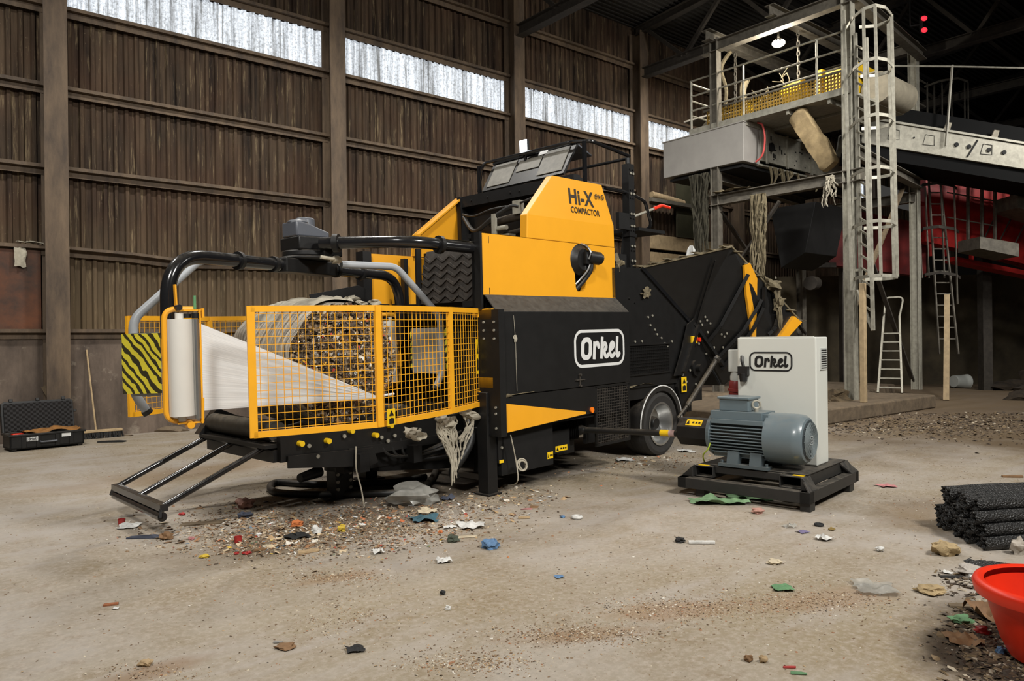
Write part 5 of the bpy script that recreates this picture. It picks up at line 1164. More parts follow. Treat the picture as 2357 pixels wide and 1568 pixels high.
# rags hanging from the lower beam
for i, (y, z1, z0, w, m, lb) in enumerate([(-3.25, 5.3, 3.05, .34, RAGD, 'wide dark rag strip hanging beside the left tower column'), (-4.75, 4.6, 2.6, .26, RUSTY, 'long beige shredded rag hanging from the middle of the tower beam'), (-6.35, 4.7, 4.0, .12, RAGW, 'small grey cloth knotted on the tower beam beside the ladder')]):
    mb = MB()
    for k in range(44 if i < 2 else 12):
        yy = y+RND.uniform(-w, w)*.75; L = (z1-z0)*(RND.uniform(.25, 1) if k % 3 else RND.uniform(.8, 1)); xx = S0-.13+RND.uniform(-.05, .05); n_ = 7; pts = [(xx, yy, z1)]
        for q in range(1, n_): pts.append((xx+RND.uniform(-.05, .05), pts[-1][1]+RND.uniform(-.05, .05)+(y-yy)*.09, z1-L*q/(n_-1)))
        mb.tube(smooth_path(pts, 3), [RND.uniform(.010, .032)*(1-.6*q/19) for q in range(19)], 5)
    single('hanging_rag', mb, m, lb, 'rag', BF)
single('rag', MB().sheet((S0-.1, -4.1, 4.78), .2, .9, 31, .10, R=eul(0, 0, 0)), RUSTY, 'fluffy beige rag draped over the left end of the tower beam', 'rag', BF)
single('plastic_bag', MB().blob((S0-.25, -3.05, 3.15), (.12, .16, .36), 33, .6, 3), m_plastic_sheet('white_bag', srgb(206, 206, 202), .9), 'small white plastic bag caught beside the dark rag above the hopper', 'bag', BF)
# light on the tower and lit signal
LP = (12.35, -5.0, 7.98)
r = root('work_lamp', BF, LP, 'round work lamp shining under the top beam of the tower', 'lamp')
part('lamp_housing', MB().lathe([(.0, .05), (.06, .12), (.10, .14)], LP, (-.3, -.2, -1), 20).cyl(LP, (LP[0], LP[1], 8.2), .025, n=8), GALVD, r)
part('lamp_glass', MB().blob((LP[0]-.04, LP[1]-.03, LP[2]-.11), (.12, .12, .06), 1, 0), emit('lamp_glow', (1, .95, .85, 1), 60), r)
# dark bins / machine masses between the tower posts
single('waste_hopper', MB().prism([(-4.25, 4.5), (-5.35, 4.5), (-5.1, 3.4), (-4.5, 3.1)], 'x', 13.2, 14.6), BLKD, 'dark steel chute between the tower columns behind the hanging rags', 'chute', BF, bev=.01)

# ================================================================ INCLINED CONVEYOR on the right
D = 17.0
Pc = lambda u, v, d=D: at_depth(u, v, d)
L0, L1 = Pc(1985, 302), Pc(2560, 395)
ic = root('inclined_conveyor', WF, tuple((L0+L1)/2), 'long inclined grey belt conveyor with black side sheets at the upper right', 'conveyor')
ax = (L1-L0).normalized(); upv = Vector((0, 0, 1)); upv = (upv-ax*upv.dot(ax)).normalized(); bk = upv.cross(ax)
mb = MB().bar(L0, L1, .08, .52, up=upv).bar(L0+upv*.30, L1+upv*.30, .16, .05, up=upv).bar(L0-upv*.27, L1-upv*.27, .16, .04, up=upv); mb.bar(L0+Vector((0, 1.3, 0)), L1+Vector((0, 1.3, 0)), .08, .52, up=upv)
part('side_frame', mb, GALV, ic, None)
mb = MB().bar(L0+upv*.50+Vector((0, .1, 0)), L1+upv*.50+Vector((0, .1, 0)), .03, .40, up=upv).bar(L0-upv*.42+Vector((0, .5, 0)), L1-upv*.45+Vector((0, .5, 0)), 1.0, .3, up=upv)
part('side_sheet', mb, simple('conveyor_black', (.0035, .0035, .0035, 1), .7, var=.2, spec=.1), ic, None)
part('belt', MB().bar(L0+upv*.2+Vector((0, .65, 0)), L1+upv*.2+Vector((0, .65, 0)), 1.2, .04, up=upv), RUB, ic, None)
Lp = lambda t, h, y=-.05: L0.lerp(L1, t)+upv*h+Vector((0, y, 0))
mb = MB()
for t in (.1, .24, .47, .7):
    for a, b in ((0, 1), (1, 2), (2, 3), (3, 0)):
        q = [Lp(t, -.1), Lp(t+.045, -.08), Lp(t+.04, .14), Lp(t+.005, .14)]; mb.bar(q[a], q[b], .010, .006)
for t in (.2, .37, .42, .5, .56): mb.cyl(Lp(t, .02), Lp(t, .02, -.07), .05 if t > .3 else .02, n=14)
mb.bar(Lp(.42, -.22), Lp(.45, .2), .03)
part('inspection_hatches', mb, BLKD, ic, None)
for t in (.31, .5): part('roller_bracket', MB().slab([Lp(t, .28), Lp(t+.025, .28), Lp(t+.03, .5), Lp(t+.01, .5)], .04), RAGW, ic, None)
mb = MB().bar(Pc(2192, 150, 16.9), Pc(2177, 336, 16.9), .055, .03); part('slotted_post', mb, simple('slotted_galv', srgb(168, 164, 152), .5, .3, var=.2), ic, None)
part('pull_wire', MB().tube([Pc(2050, 152, 16.9), Pc(2200, 153, 16.9), Pc(2600, 162, 16.9)], .022, 8), GALV, ic)
mb = MB().bar(L1+Vector((-.1, .1, 0)), Vector((L1.x-.1, L1.y+.1, 0)), .14).bar(L1+Vector((-.1, 1.2, 0)), Vector((L1.x-.1, L1.y+1.2, 0)), .14); part('support_leg', mb, GALVD, ic, None)
# signal lamps hung from the roof
o = Pc(2120, 57, 17)
r = root('signal_light', WF, tuple(o), 'pair of red signal lamps hung below the roof at the upper right', 'signal light')
part('lamp_bracket', MB().bar(o+Vector((0, 0, -.2)), o+Vector((0, 0, .2)), .06).bar(o, o+Vector((-.25, 0, -.03)), .03).tube([o+Vector((-.25, 0, -.03)), o+Vector((-.2, .1, 1.2))], .018, 6), BLK, r, None)
for dz in (.13, -.14): part('red_lens', MB().blob(o+Vector((.05, -.04, dz)), (.07, .05, .06), 2, 0), emit('red_signal', (1, .03, .05, 1), 1.6), r)
# ================================================================ RED SCREENING MACHINE with walkway
DR = 20.0
rm = root('red_screening_machine', WF, (12, 20, 2.6), 'big dirty red screening machine raised behind the tower with grey walkway', 'screening machine')
Q = lambda u, v, d=DR: at_depth(u, v, d)
def plate(quad, t, mat, nm, m=rm): return part(nm, MB().slab(quad, t), mat, m, None)
plate([Q(2112, 372), Q(2560, 470), Q(2560, 700), Q(2330, 610), Q(2112, 560)], .4, REDST, 'side_wall')
plate([Q(1860, 470, 20.5), Q(2118, 520, 20.5), Q(2118, 640, 20.5), Q(1900, 612, 20.5)], .3, simple('dark_red_paint', srgb(120, 20, 16), .6, var=.6, scale=3), 'side_wall')
mb = MB().bar(Q(2185, 598, 19.7), Q(2420, 645, 19.7), .5, .12).bar(Q(2105, 466, 19.7), Q(2500, 540, 19.7), .06, .10)
for u, v0, v1 in ((2140, 420, 590), (2178, 430, 590), (2236, 440, 600), (2300, 450, 600), (2345, 460, 610)): mb.bar(Q(u, v0, 19.75), Q(u, v1, 19.75), .12, .06)
part('side_ribs', mb, REDST, rm, None)
plate([Q(2150, 362, 19.6), Q(2560, 430, 19.6), Q(2560, 500, 19.6), Q(2150, 395, 19.6)], .05, simple('grey_tarpaulin', srgb(142, 140, 132), .7, var=.3, scale=3, dust=.3), 'cover_sheet')
plate([Q(2200, 384, 19.45), Q(2268, 396, 19.45), Q(2270, 425, 19.45), Q(2240, 415, 19.45), Q(2203, 408, 19.45)], .03, simple('blue_rag', srgb(104, 124, 142), .8, var=.5, scale=6), 'blue_cloth')
mb = MB(); 
for q in ([Q(2205, 556, 19), Q(2290, 571, 19), Q(2290, 600, 19), Q(2205, 582, 19)], [Q(2288, 462, 19), Q(2560, 535, 19), Q(2560, 580, 19), Q(2288, 492, 19)]): mb.slab(q, .9)
part('walkway', mb, GALVD, rm, None)
mb = MB()
for u, v0, v1 in ((2228, 362, 582), (2260, 362, 590), (2290, 365, 592), (2328, 375, 497), (2356, 380, 505)): mb.bar(Q(u, v0, 18.95), Q(u, v1, 18.95), .07, .05)
for v in (400, 455, 512): mb.tube([Q(2180, v-12, 18.97), Q(2290, v+8, 18.97)], .018, 6)
for v in (385, 420): mb.tube([Q(2290, v, 18.97), Q(2560, v+50, 18.97)], .018, 6)
part('walkway_railing', mb, GALVD, rm, None)
mb = MB()
for i in range(9): mb.bar(Q(2300+i*34, 480+i*9, 19.1), Q(2260+i*34, 560+i*9, 19.4), .03)
part('walkway_struts', mb, STEELD, rm, None)
part('drive_motor', MB().cyl(Q(1862, 578, 19.5), Q(1880, 580, 20.2), .24, n=18).box(tuple(Q(1850, 606, 20.3)), tuple(Q(1960, 618, 19.3)+Vector((0, .9, .12)))).cyl(Q(1865, 652, 19.4), Q(1876, 652, 19.8), .18, n=14), STEELD, rm)
for p in ((13.0, 20.3), (17.2, 20.3), (9.3, 20.6)): part('support_leg', MB().bar((p[0], p[1], 0), (p[0], p[1], 3.7), .25), STEELD, rm, None)
# second caged ladder on its walkway
la, lb_ = 2148, 2190
l2 = part('caged_ladder', MB().bar(Q(2134, 356, 18.7), Q(2162, 815, 18.4), .05, .03).bar(Q(2158, 360, 18.7), Q(2206, 815, 18.4), .05, .03), GALVD, rm, None)
for i in range(17): t = i/17; part('rung', MB().bar(Q(2134+28*t, 366+440*t, 18.6), Q(2158+48*t, 366+440*t, 18.6), .03), GALVD, l2, None)
for v, u0, u1, k in ((430, 2112, 2202, .3), (530, 2114, 2206, .25), (636, 2118, 2210, .1)):
    m = MB(); pts = [Q(u0, v+8, 18.7), Q(u0+12, v-4, 18.2), Q((u0+u1)/2, v-9, 17.95), Q(u1-10, v-3, 18.2), Q(u1, v+4, 18.7)]
    for p, q in zip(pts, pts[1:]): m.bar(p, q, .02, .07)
    part('cage_hoop', m, STEELD, l2, None)
for u in (2114, 2130, 2166, 2196): part('cage_strap', MB().bar(Q(u, 432, 18.2), Q(u+8, 640 if u < 2190 else 700, 18.2), .05, .015), GALVD, l2, None)
single('wooden_post', MB().bar(Q(2180, 680, 18.0), G(2178, 922), .12, .1), SAND, 'tall pale square post under the second caged ladder', 'post', WF)
# ladder cage seen behind the conveyor
r = root('far_ladder_cage', WF, tuple(Q(2180, 255, 22)), 'top of a further caged ladder rising behind the inclined conveyor', 'ladder')
mb = MB(); pts = [Q(2128, 200, 22), Q(2165, 186, 21.6), Q(2205, 180, 21.3), Q(2228, 188, 21.6)]
for p, q in zip(pts, pts[1:]): mb.bar(p, q, .02, .06)
part('cage_hoop', mb, GALVD, r, None)
for u in (2134, 2150, 2168, 2190, 2220, 2228): part('cage_strap', MB().bar(Q(u, 190, 22), Q(u+2, 420, 22), .06 if u < 2160 else .04, .02), GALVD, r, None)
part('bracing_rail', MB().tube([Q(2105, 176, 21.9), Q(2130, 192, 22)], .03, 6).tube([Q(2105, 232, 21.9), Q(2130, 246, 22)], .03, 6).bar(Q(2190, 415, 22), Q(2190, 640, 22), .1), GALVD, r)
# concrete walls behind and below
mb = MB(); mb.box((7.6, 23.0, 0), (18.5, 23.3, 3.4)); struct('wall_right', mb, simple('dark_stained_concrete', srgb(84, 74, 56), .9, var=.6, scale=1.6), WF)
mb = MB(); pw = G(2296, 880); mb.box((pw.x-1.6, pw.y+.0, 0), (pw.x, pw.y+.25, 3.25)); mb.box((pw.x-.02, pw.y-.1, 0), (pw.x+.12, pw.y+1.0, 3.25)); struct('trim_31', mb, simple('concrete_wall_end', srgb(104, 92, 70), .9, var=.5, scale=2), WF, label='end of a concrete partition wall')
# plinth
mb = MB(); mb.prism([(8.2, -7.35), (14.25, -7.38), (14.4, -7.0), (14.3, -5.9), (17.4, -5.2), (17.4, -2.4), (8.2, -2.4)], 'z', 0, .27)
single('concrete_plinth', mb, CONC, 'low concrete plinth with chipped edge carrying the tower posts', 'plinth', BF, bev=.03)
mb = MB(); mb.box((14.2, -6.9, 0), (16.4, -5.2, .12)); 
r = root('step_ladder', BF, (14.3, -6.45, .27), 'aluminium step ladder leaning against the wall behind the tower', 'ladder')
T = Vector((15.1, -6.1, 1.95)); m0, m1 = Vector((14.05, -6.28, .27)), Vector((14.2, -6.72, .27))
t0, t1 = T+Vector((-.05, .12, 0)), T+Vector((.05, -.18, 0))
part('stile', MB().bar(m0, t0, .04, .08), GALV, r, None); part('stile', MB().bar(m1, t1, .04, .08), GALV, r, None)
for i in range(7): part('step', MB().bar(m0.lerp(t0, (i+.6)/8.5), m1.lerp(t1, (i+.6)/8.5), .09, .025), GALV, r, None)
part('top_hoop', MB().tube(fillet([t0, t0+Vector((.15, .03, .45)), t1+Vector((.15, -.03, .45)), t1], .1), .022), GALV, r)
for (u, v, sx, sy, sz, lb) in ((1648, 944, .34, .3, .30, 'pale rounded concrete block on the floor behind the motor'), (1900, 948, .25, .25, .2, 'low concrete block beside the plinth behind the cabinet')):
    g = G(u, v); single('concrete_block', MB().box((g.x-sx, g.y, 0), (g.x+sx, g.y+2*sy, sz*1.15)), CONC, lb, 'block', WF, bev=.06)
g = G(1617, 962); single('wood_offcut', MB().box((g.x-.24, g.y, 0), (g.x+.24, g.y+.14, .13), R=rotz(.15)), WOOD, 'pale wooden beam offcut lying between wheel and motor', 'offcut', WF, bev=.01)
g = G(2215, 893); r = root('paint_bucket', WF, tuple(g), 'dented white plastic bucket lying in the dirt at the right', 'bucket')
part('bucket_body', MB().lathe([(0, 0), (0, .17), (.45, .21), (.45, .195), (.02, .16)], g+Vector((-.25, 0, .19)), (1, .25, -.05), 24), LGREY, r); part('bucket_rim', MB().tube([g+Vector((.2, .11, .17))+p for p in circle_pts((1, .25, -.05), .205, 24)], .012, 6, True), LGREY, r)
# ================================================================ THINGS LYING ABOUT
# hose loop under the table
pp = [G(980, 1105), G(900, 1118), G(800, 1122), G(700, 1122), G(640, 1118), G(622, 1128), G(640, 1142), G(740, 1147), G(860, 1145), G(950, 1138), G(990, 1115), G(1005, 1085)]
mb = MB(); mb.tube(smooth_path([p+Vector((0, 0, .035)) for p in pp], 8), .034, 12)
single('rubber_hose', mb, HOSE, 'thick black rubber hose looped on the floor under the wrapping table', 'hose')
single('twine', MB().tube(smooth_path([MF @ Vector((.14, -.21, .58)), MF @ Vector((.2, -.22, .3)), MF @ Vector((.16, -.26, .12)), G(1158, 1118, .01)]), .006, 6).ring(MF @ Vector((.26, -.24, .28)), (.5, -.8, .2), .055, .008).ring(MF @ Vector((.27, -.24, .27)), (.7, -.6, .3), .045, .008).ring(MF @ Vector((.25, -.25, .27)), (.3, -.8, .4), .05, .008), RAGW, 'coiled pale twine hanging below the yellow wedge', 'twine')
single('twine', MB().tube(smooth_path([MF @ Vector((-1.25, .36, .6)), MF @ Vector((-1.26, .35, .4)), MF @ Vector((-1.22, .34, .22)), MF @ Vector((-1.2, .33, .06))]), .007, 6), RAGW, 'thin white plastic strand hanging from the wrapping table', 'strand')
# black netting tubes
N0, N1 = G(2262, 1272), G(2148, 1200)
ndir = Vector((.985, .17, 0)); across = (N1-N0); Wn = across.length; au = across.normalized()
rt = .046; rows = 4; k = 0
first = None
for j in range(rows):
    nn = int(Wn/(2*rt*1.02))-j
    for i in range(nn):
        c = N0+au*((i+.5+.5*j)*2*rt*1.02)+Vector((0, 0, rt+j*rt*1.74)); jit = RND.uniform(-.05, .05)
        if first is None:
            mb = MB(); n = 14; vs = []
            for q in range(15):
                for a in range(n):
                    an = 2*PI*a/n; wob = rt*(1+.05*sin(3*an+q)); e = .012*((a % 2)*2-1) if q == 0 else 0
                    vs.append(ndir*(q*.1+e)+au*wob*cos(an)+Vector((0, 0, wob*sin(an))))
            mb.add(vs, [(q*n+a, q*n+(a+1) % n, (q+1)*n+(a+1) % n, (q+1)*n+a) for q in range(14) for a in range(n)])
            me = mesh_of(mb, 'net_tube', NETM, 50); first = bpy.data.objects.new('net_tube', me); COL.objects.link(first)
            so_ = first.modifiers.new('wall', 'SOLIDIFY'); so_.thickness = .01
            tag(first, 'black plastic netting tube in the stacked bundle at the right edge', 'netting', 'black netting tubes in the bundle'); o = first
        else: o = first.copy(); COL.objects.link(o)
        o.location = c+ndir*jit
# loose net strip
g = G(2330, 1330); single('net_strip', MB().sheet(g+Vector((.05, .05, .01)), .5, .25, 41, .08, 12, 8), NETM, 'loose piece of black netting behind the red tub', 'netting')
# red tub
rim = G(2268, 1352, .36); Rt = .33; tc_ = Vector((rim.x+Rt, rim.y, 0))
r = root('plastic_tub', WF, (tc_.x, tc_.y, .03), 'round red plastic tub with wide rim at the right edge', 'tub')
part('tub_body', MB().lathe([(.03, 0), (.03, .19), (.10, .225), (.22, .262), (.33, .292), (.335, .28), (.22, .25), (.06, .19), (.05, 0)], tc_, (0, 0, 1), 48), REDP, r, 50)
part('rim', MB().lathe([(.30, .293), (.305, .325), (.345, .335), (.365, .325), (.37, .305), (.36, .285)], tc_, (0, 0, 1), 48), REDP, r, 50)

# ---------------------------------------------------------------- single pieces of litter
def col(name, c, rough=.75):
    g_ = sum(c)/3; return simple('litter_'+name, srgb(*[min(255, (x*.78+g_*.22)*1.04) for x in c]), rough, var=.35, scale=30)
def px(u, v): return (1.5/(abs(ray(u, v).z)))/F    # metres per picture point on the floor there
def piece(name, u, v, w, kind, m, label, cat, h=None, a=0.0, seed=0):
    g = G(u, v); s = px(u, v)*w/2; hh = s*.5 if h is None else h
    mb = MB()
    if kind == 'sheet': mb.sheet(g+Vector((0, 0, .004)), 2*s, 2*s*.95, seed, hh*1.2, 10, 10, R=rotz(a), edge=.5)
    elif kind == 'blob': mb.blob(g+Vector((0, 0, hh*.8)), (s, s*.75, hh), seed, .4, 3, R=rotz(a))
    elif kind == 'chip':
        d = Vector((cos(a), sin(a), 0)); n = Vector((-d.y, d.x, 0)); h2 = max(hh, .008)
        q = [g-d*s-n*s*.22, g+d*s*.9-n*s*.3, g+d*s*1.02+n*s*.1, g+d*s*.4+n*s*.34, g-d*s*.9+n*s*.26]
        mb.slab([p+Vector((0, 0, h2+.006*((i*7+seed) % 3-1)*.4)) for i, p in enumerate(q)], -h2 if False else h2)
    elif kind == 'cup':
        mb.lathe([(0, 0), (0, s*.9), (hh*1.6, s), (hh*1.6, s*.88), (.004, s*.8)], g+Vector((0, 0, .001)), (0, 0, 1), 20)
    elif kind == 'ring':
        mb.tube([g+Vector((0, 0, s*.3))+p for p in circle_pts((0, 0, 1), s*.75, 22)], s*.28, 8, True)
    elif kind == 'rod':
        d = Vector((cos(a), sin(a), 0)); mb.bar(g-d*s+Vector((0, 0, .012)), g+d*s+Vector((0, 0, .012)), .03, .02)
    return single(name, mb, m, label, cat, bev=.003 if kind in ('chip', 'rod') else 0, smooth=40)
WP = col('white', (206, 204, 198)); RP = col('red', (190, 34, 30), .5); BP = col('blue', (80, 122, 168)); TEAL = col('teal', (52, 96, 112)); OR = col('orange', (220, 112, 44)); YL = col('yellow', (214, 176, 30)); GR = col('green', (88, 140, 88)); BR = col('brown', (134, 94, 54)); TAN = col('tan', (178, 146, 100)); CR = col('cream', (202, 184, 150)); BKP = col('black', (26, 25, 24)); GY = col('grey', (140, 136, 130)); PK = col('pink', (200, 120, 120)); BRICK = col('brick', (186, 130, 112)); NAVY = col('navy', (54, 60, 78))
CLEAR = m_plastic_sheet('clear_film', srgb(178, 176, 168), .62)
L = [
 ('plastic_bag', 950, 1160, 112, 'blob', CLEAR, 'crumpled clear plastic bag on the floor under the guard', 'bag', .10, .2, 3),
 ('plastic_sheet', 975, 1198, 62, 'sheet', TEAL, 'crumpled dark teal plastic sheet in the litter heap', 'plastic', .05, .3, 5),
 ('cloth', 1128, 1262, 44, 'blob', BP, 'crumpled light blue plastic cloth lying alone in front of the leg', 'cloth', .035, 1.0, 7),
 ('paper_scrap', 1075, 1237, 48, 'chip', CR, 'flat cream triangular scrap beside the blue cloth', 'scrap', .006, .3, 1),
 ('plastic_ball', 1042, 1248, 26, 'blob', col('dkgreen', (66, 74, 56)), 'dark green crumpled lump left of the blue cloth', 'lump', .03, 0, 8),
 ('paper_scrap', 870, 1274, 26, 'sheet', WP, 'folded white paper scrap alone below the litter heap', 'scrap', .04, .6, 9),
 ('paper_scrap', 1022, 1294, 34, 'sheet', WP, 'torn white tissue scrap below the dark green lump', 'scrap', .03, .2, 10),
 ('plastic_lid_piece', 280, 1208, 16, 'cup', RP, 'small red plastic cap at the left end of the litter', 'cap', .03, 0, 1),
 ('plastic_film', 298, 1213, 46, 'sheet', WP, 'white plastic film beside the red cap', 'plastic', .03, .1, 11),
 ('sheet_metal', 335, 1238, 80, 'chip', NAVY, 'dark flat plate below the ramp end', 'plate', .012, .12, 2),
 ('wood_chunk', 382, 1242, 30, 'blob', BR, 'brown splintered wood chunk right of the dark plate', 'wood', .03, .5, 12),
 ('plastic_lump', 419, 1186, 15, 'blob', RP, 'little red plastic piece just right of the ramp end', 'plastic', .012, 0, 13),
 ('brick', 566, 1170, 36, 'blob', BRICK, 'pale pinkish brick lump in the heap under the guard', 'brick', .05, .1, 14),
 ('metal_can', 563, 1193, 28, 'blob', NAVY, 'crushed navy can below the pinkish brick', 'can', .03, .3, 15),
 ('wood_strip', 465, 1206, 96, 'chip', WOODD, 'long dark wooden strip in the left part of the heap', 'wood', .012, .28, 3),
 ('plastic_piece', 684, 1212, 28, 'blob', OR, 'bright orange plastic piece in the middle of the heap', 'plastic', .03, .8, 16),
 ('plastic_bag', 727, 1230, 22, 'blob', WP, 'small white knotted bag right of the orange piece', 'bag', .035, 0, 17),
 ('plastic_piece', 787, 1224, 18, 'blob', YL, 'bright yellow crumpled wrapper in the heap', 'wrapper', .03, 0, 18),
 ('black_tube', 684, 1238, 50, 'blob', BKP, 'black rubber lump below the orange piece', 'rubber', .02, .4, 19),
 ('plastic_lid_piece', 548, 1250, 18, 'cup', RP, 'red cup shaped cap in the lower left of the heap', 'cap', .03, 0, 20),
 ('plastic_piece', 568, 1276, 20, 'blob', RP, 'flat red plastic shard at the lower edge of the heap', 'plastic', .012, .5, 21),
 ('plastic_piece', 544, 1277, 12, 'blob', RP, 'small dark red plastic shard left of the flat red one', 'plastic', .01, .5, 22),
 ('banana_peel', 470, 1284, 24, 'blob', YL, 'yellow curved plastic strip at the bottom left of the heap', 'plastic', .012, .3, 23),
 ('wood_stick', 710, 1272, 52, 'chip', TAN, 'pale broken wood stick pointing up to the right below the heap', 'wood', .018, .55, 4),
 ('wood_stick', 598, 1268, 34, 'chip', BR, 'brown wood splinter above the yellow strip', 'wood', .014, .6, 5),
 ('wood_stick', 622, 1257, 36, 'chip', CR, 'cream wood splinter right of the red cup shaped cap', 'wood', .01, .1, 6),
 ('plastic_piece', 441, 1243, 12, 'blob', PK, 'small pink plastic lump left of the red cup shaped cap', 'plastic', .014, 0, 24),
 ('plastic_film', 1085, 1213, 56, 'sheet', WP, 'shredded white film at the right end of the heap', 'plastic', .04, .1, 25),
 ('plastic_film', 1034, 1215, 28, 'sheet', WP, 'white film scrap left of the shredded film', 'plastic', .02, .5, 26),
 ('plastic_piece', 1014, 1227, 10, 'blob', OR, 'tiny orange red piece at the right of the heap', 'plastic', .012, 0, 27),
 ('wood_block', 1206, 1194, 28, 'chip', TAN, 'tan wood block lying alone right of the leg', 'wood', .02, .1, 7),
 ('plastic_piece', 1212, 1173, 28, 'chip', PK, 'flat pink plastic strip right of the leg', 'plastic', .006, .15, 8),
 ('paper_ring', 1328, 1194, 26, 'ring', WP, 'flat white ring on the bare floor', 'ring', .004, 0, 9),
 ('plastic_piece', 1295, 1192, 12, 'blob', BP, 'small blue cap left of the white ring', 'cap', .01, 0, 28),
 ('plastic_wrapper', 1287, 1330, 20, 'sheet', BP, 'pale blue wrapper on bare floor in the middle', 'wrapper', .012, .3, 29),
 ('stone', 1019, 1369, 13, 'blob', BKP, 'dark round pebble in the bare middle foreground', 'stone', .014, 0, 30),
 ('stone', 1031, 1404, 14, 'blob', WP, 'white pebble below the dark round pebble', 'stone', .012, 0, 31),
 ('bark_chip', 658, 1492, 44, 'blob', BR, 'flat brown bark piece in the left foreground', 'bark', .012, .1, 32),
 ('wood_chip', 255, 1394, 32, 'chip', col('rust', (168, 92, 48)), 'orange brown wood chip at the far left', 'wood', .014, .35, 33),
 ('paper_scrap', 267, 1402, 13, 'sheet', WP, 'tiny white scrap beside the orange brown chip', 'scrap', .008, .3, 34),
 ('wood_chip', 335, 1532, 30, 'blob', TAN, 'tan wood chip at the bottom left', 'wood', .016, 0, 35),
 ('leaf', 818, 1498, 38, 'sheet', BKP, 'dark withered leaf scrap right of the bark piece', 'leaf', .02, .2, 36),
 ('plastic_sheet', 640, 1480, 22, 'chip', GY, 'grey flat scrap just above the bark piece', 'scrap', .004, .1, 37),
 ('plastic_strip', 1615, 1252, 60, 'rod', WP, 'straight white plastic strip on the floor before the skid', 'strip', .01, -.06, 38),
 ('plastic_lump', 1565, 1249, 22, 'blob', BKP, 'black plastic cap left of the white strip', 'cap', .02, -.2, 39),
 ('rubber_ring', 1885, 1211, 22, 'ring', BKP, 'black rubber ring below the skid corner', 'ring', .02, 0, 40),
 ('brick_piece', 1743, 1182, 28, 'blob', BRICK, 'pink brick fragment below the front of the skid', 'brick', .024, 0, 41),
 ('plastic_film', 1818, 1214, 28, 'sheet', CLEAR, 'clear plastic scrap left of the rubber ring', 'plastic', .03, .2, 42),
 ('plastic_wrapper', 1848, 1226, 26, 'sheet', col('purple', (112, 100, 140)), 'purple wrapper between clear scrap and rubber ring', 'wrapper', .012, .4, 43),
 ('wrapper', 1914, 1221, 16, 'blob', col('gold', (150, 120, 50)), 'gold foil crumb right of the rubber ring', 'wrapper', .012, .2, 44),
 ('plastic_spoon', 1897, 1243, 34, 'sheet', WP, 'bent white plastic piece below the rubber ring', 'plastic', .04, .5, 45),
 ('paper_scrap', 2025, 1269, 20, 'blob', WP, 'white paper ball left of the foam block', 'paper', .018, .2, 46),
 ('stone', 1782, 1298, 32, 'blob', CR, 'flat cream stone on the bare right floor', 'stone', .016, .1, 47),
 ('foam_block', 2174, 1277, 58, 'blob', FOAM, 'yellow beige foam block before the netting bundle', 'foam', .055, .1, 48),
 ('foam_block', 2142, 1366, 62, 'blob', FOAM, 'long beige foam piece left of the red tub', 'foam', .028, -.45, 49),
 ('foam_block', 2345, 1276, 36, 'blob', col('pale_foam', (176, 164, 148)), 'pale foam lump at the right edge under the netting bundle', 'foam', .06, .2, 50),
 ('cloth_roll', 2232, 1324, 54, 'blob', col('cloth', (176, 166, 154)), 'rolled pale grey cloth left above the red tub', 'cloth', .035, -.1, 51),
 ('stone', 2240, 1333, 20, 'blob', WP, 'white stone below the rolled cloth', 'stone', .016, 0, 52),
 ('paper_scrap', 2178, 1320, 20, 'sheet', WP, 'white scrap left of the rolled cloth', 'scrap', .02, 0, 53),
 ('plastic_shard', 2190, 1330, 52, 'chip', BKP, 'black flat shard below the rolled cloth', 'shard', .01, -.05, 54),
 ('plastic_film', 2012, 1358, 94, 'sheet', CLEAR, 'long crumpled clear film on the right floor', 'plastic', .035, -.3, 55),
 ('twine_scrap', 1802, 1357, 42, 'sheet', GR, 'green twine scrap on the bare right floor', 'twine', .025, -.1, 56),
 ('plastic_shard', 1817, 1538, 30, 'chip', RP, 'red plastic shard in the right foreground', 'plastic', .008, -.05, 57),
 ('plastic_shard', 1838, 1552, 38, 'chip', GR, 'thin green plastic strip below the red shard', 'plastic', .004, -.08, 58),
 ('wood_clump', 1723, 1523, 20, 'blob', BR, 'brown clump in the right foreground', 'clump', .018, 0, 59),
 ('wood_clump', 1756, 1525, 20, 'blob', TAN, 'tan clump right of the brown clump', 'clump', .018, 0, 60),
 ('wood_stick', 2215, 1397, 62, 'chip', WOODD, 'grey wooden stick left of the red tub', 'wood', .012, -.12, 61),
 ('twine_scrap', 2212, 1435, 42, 'blob', GR, 'green rag in the dirt heap left of the red tub', 'rag', .025, -.1, 62),
 ('plastic_piece', 2258, 1460, 30, 'blob', RP, 'red rag in the dirt heap below the tub', 'rag', .02, -.6, 63),
 ('leaf_clump', 2275, 1420, 80, 'sheet', BR, 'large curled brown cardboard against the red tub', 'cardboard', .10, -.2, 64),
 ('bark_chip', 2215, 1478, 70, 'sheet', BR, 'curled brown bark at the left of the dirt heap', 'bark', .04, -.2, 65),
 ('plastic_piece', 2303, 1506, 20, 'blob', BP, 'small blue plastic scrap in the dirt heap', 'plastic', .02, 0, 66),
 ('wood_block', 1633, 1098, 22, 'chip', GR, 'small green strip on the floor by the shaft guard', 'plastic', .012, .05, 67),
 ('plastic_film', 1580, 1040, 34, 'sheet', WP, 'white and dark film scrap right of the wheel', 'plastic', .03, .2, 68),
 ('wood_stick', 2330, 1099, 46, 'chip', BR, 'brown stick at the far right edge', 'wood', .02, -.1, 69),
 ('plastic_film', 1438, 1060, 36, 'sheet', WP, 'white film scrap left of the wheel', 'plastic', .03, .1, 70),
 ('plastic_film', 1030, 1150, 30, 'sheet', NAVY, 'dark striped film scrap right of the clear bag', 'plastic', .04, .1, 71),
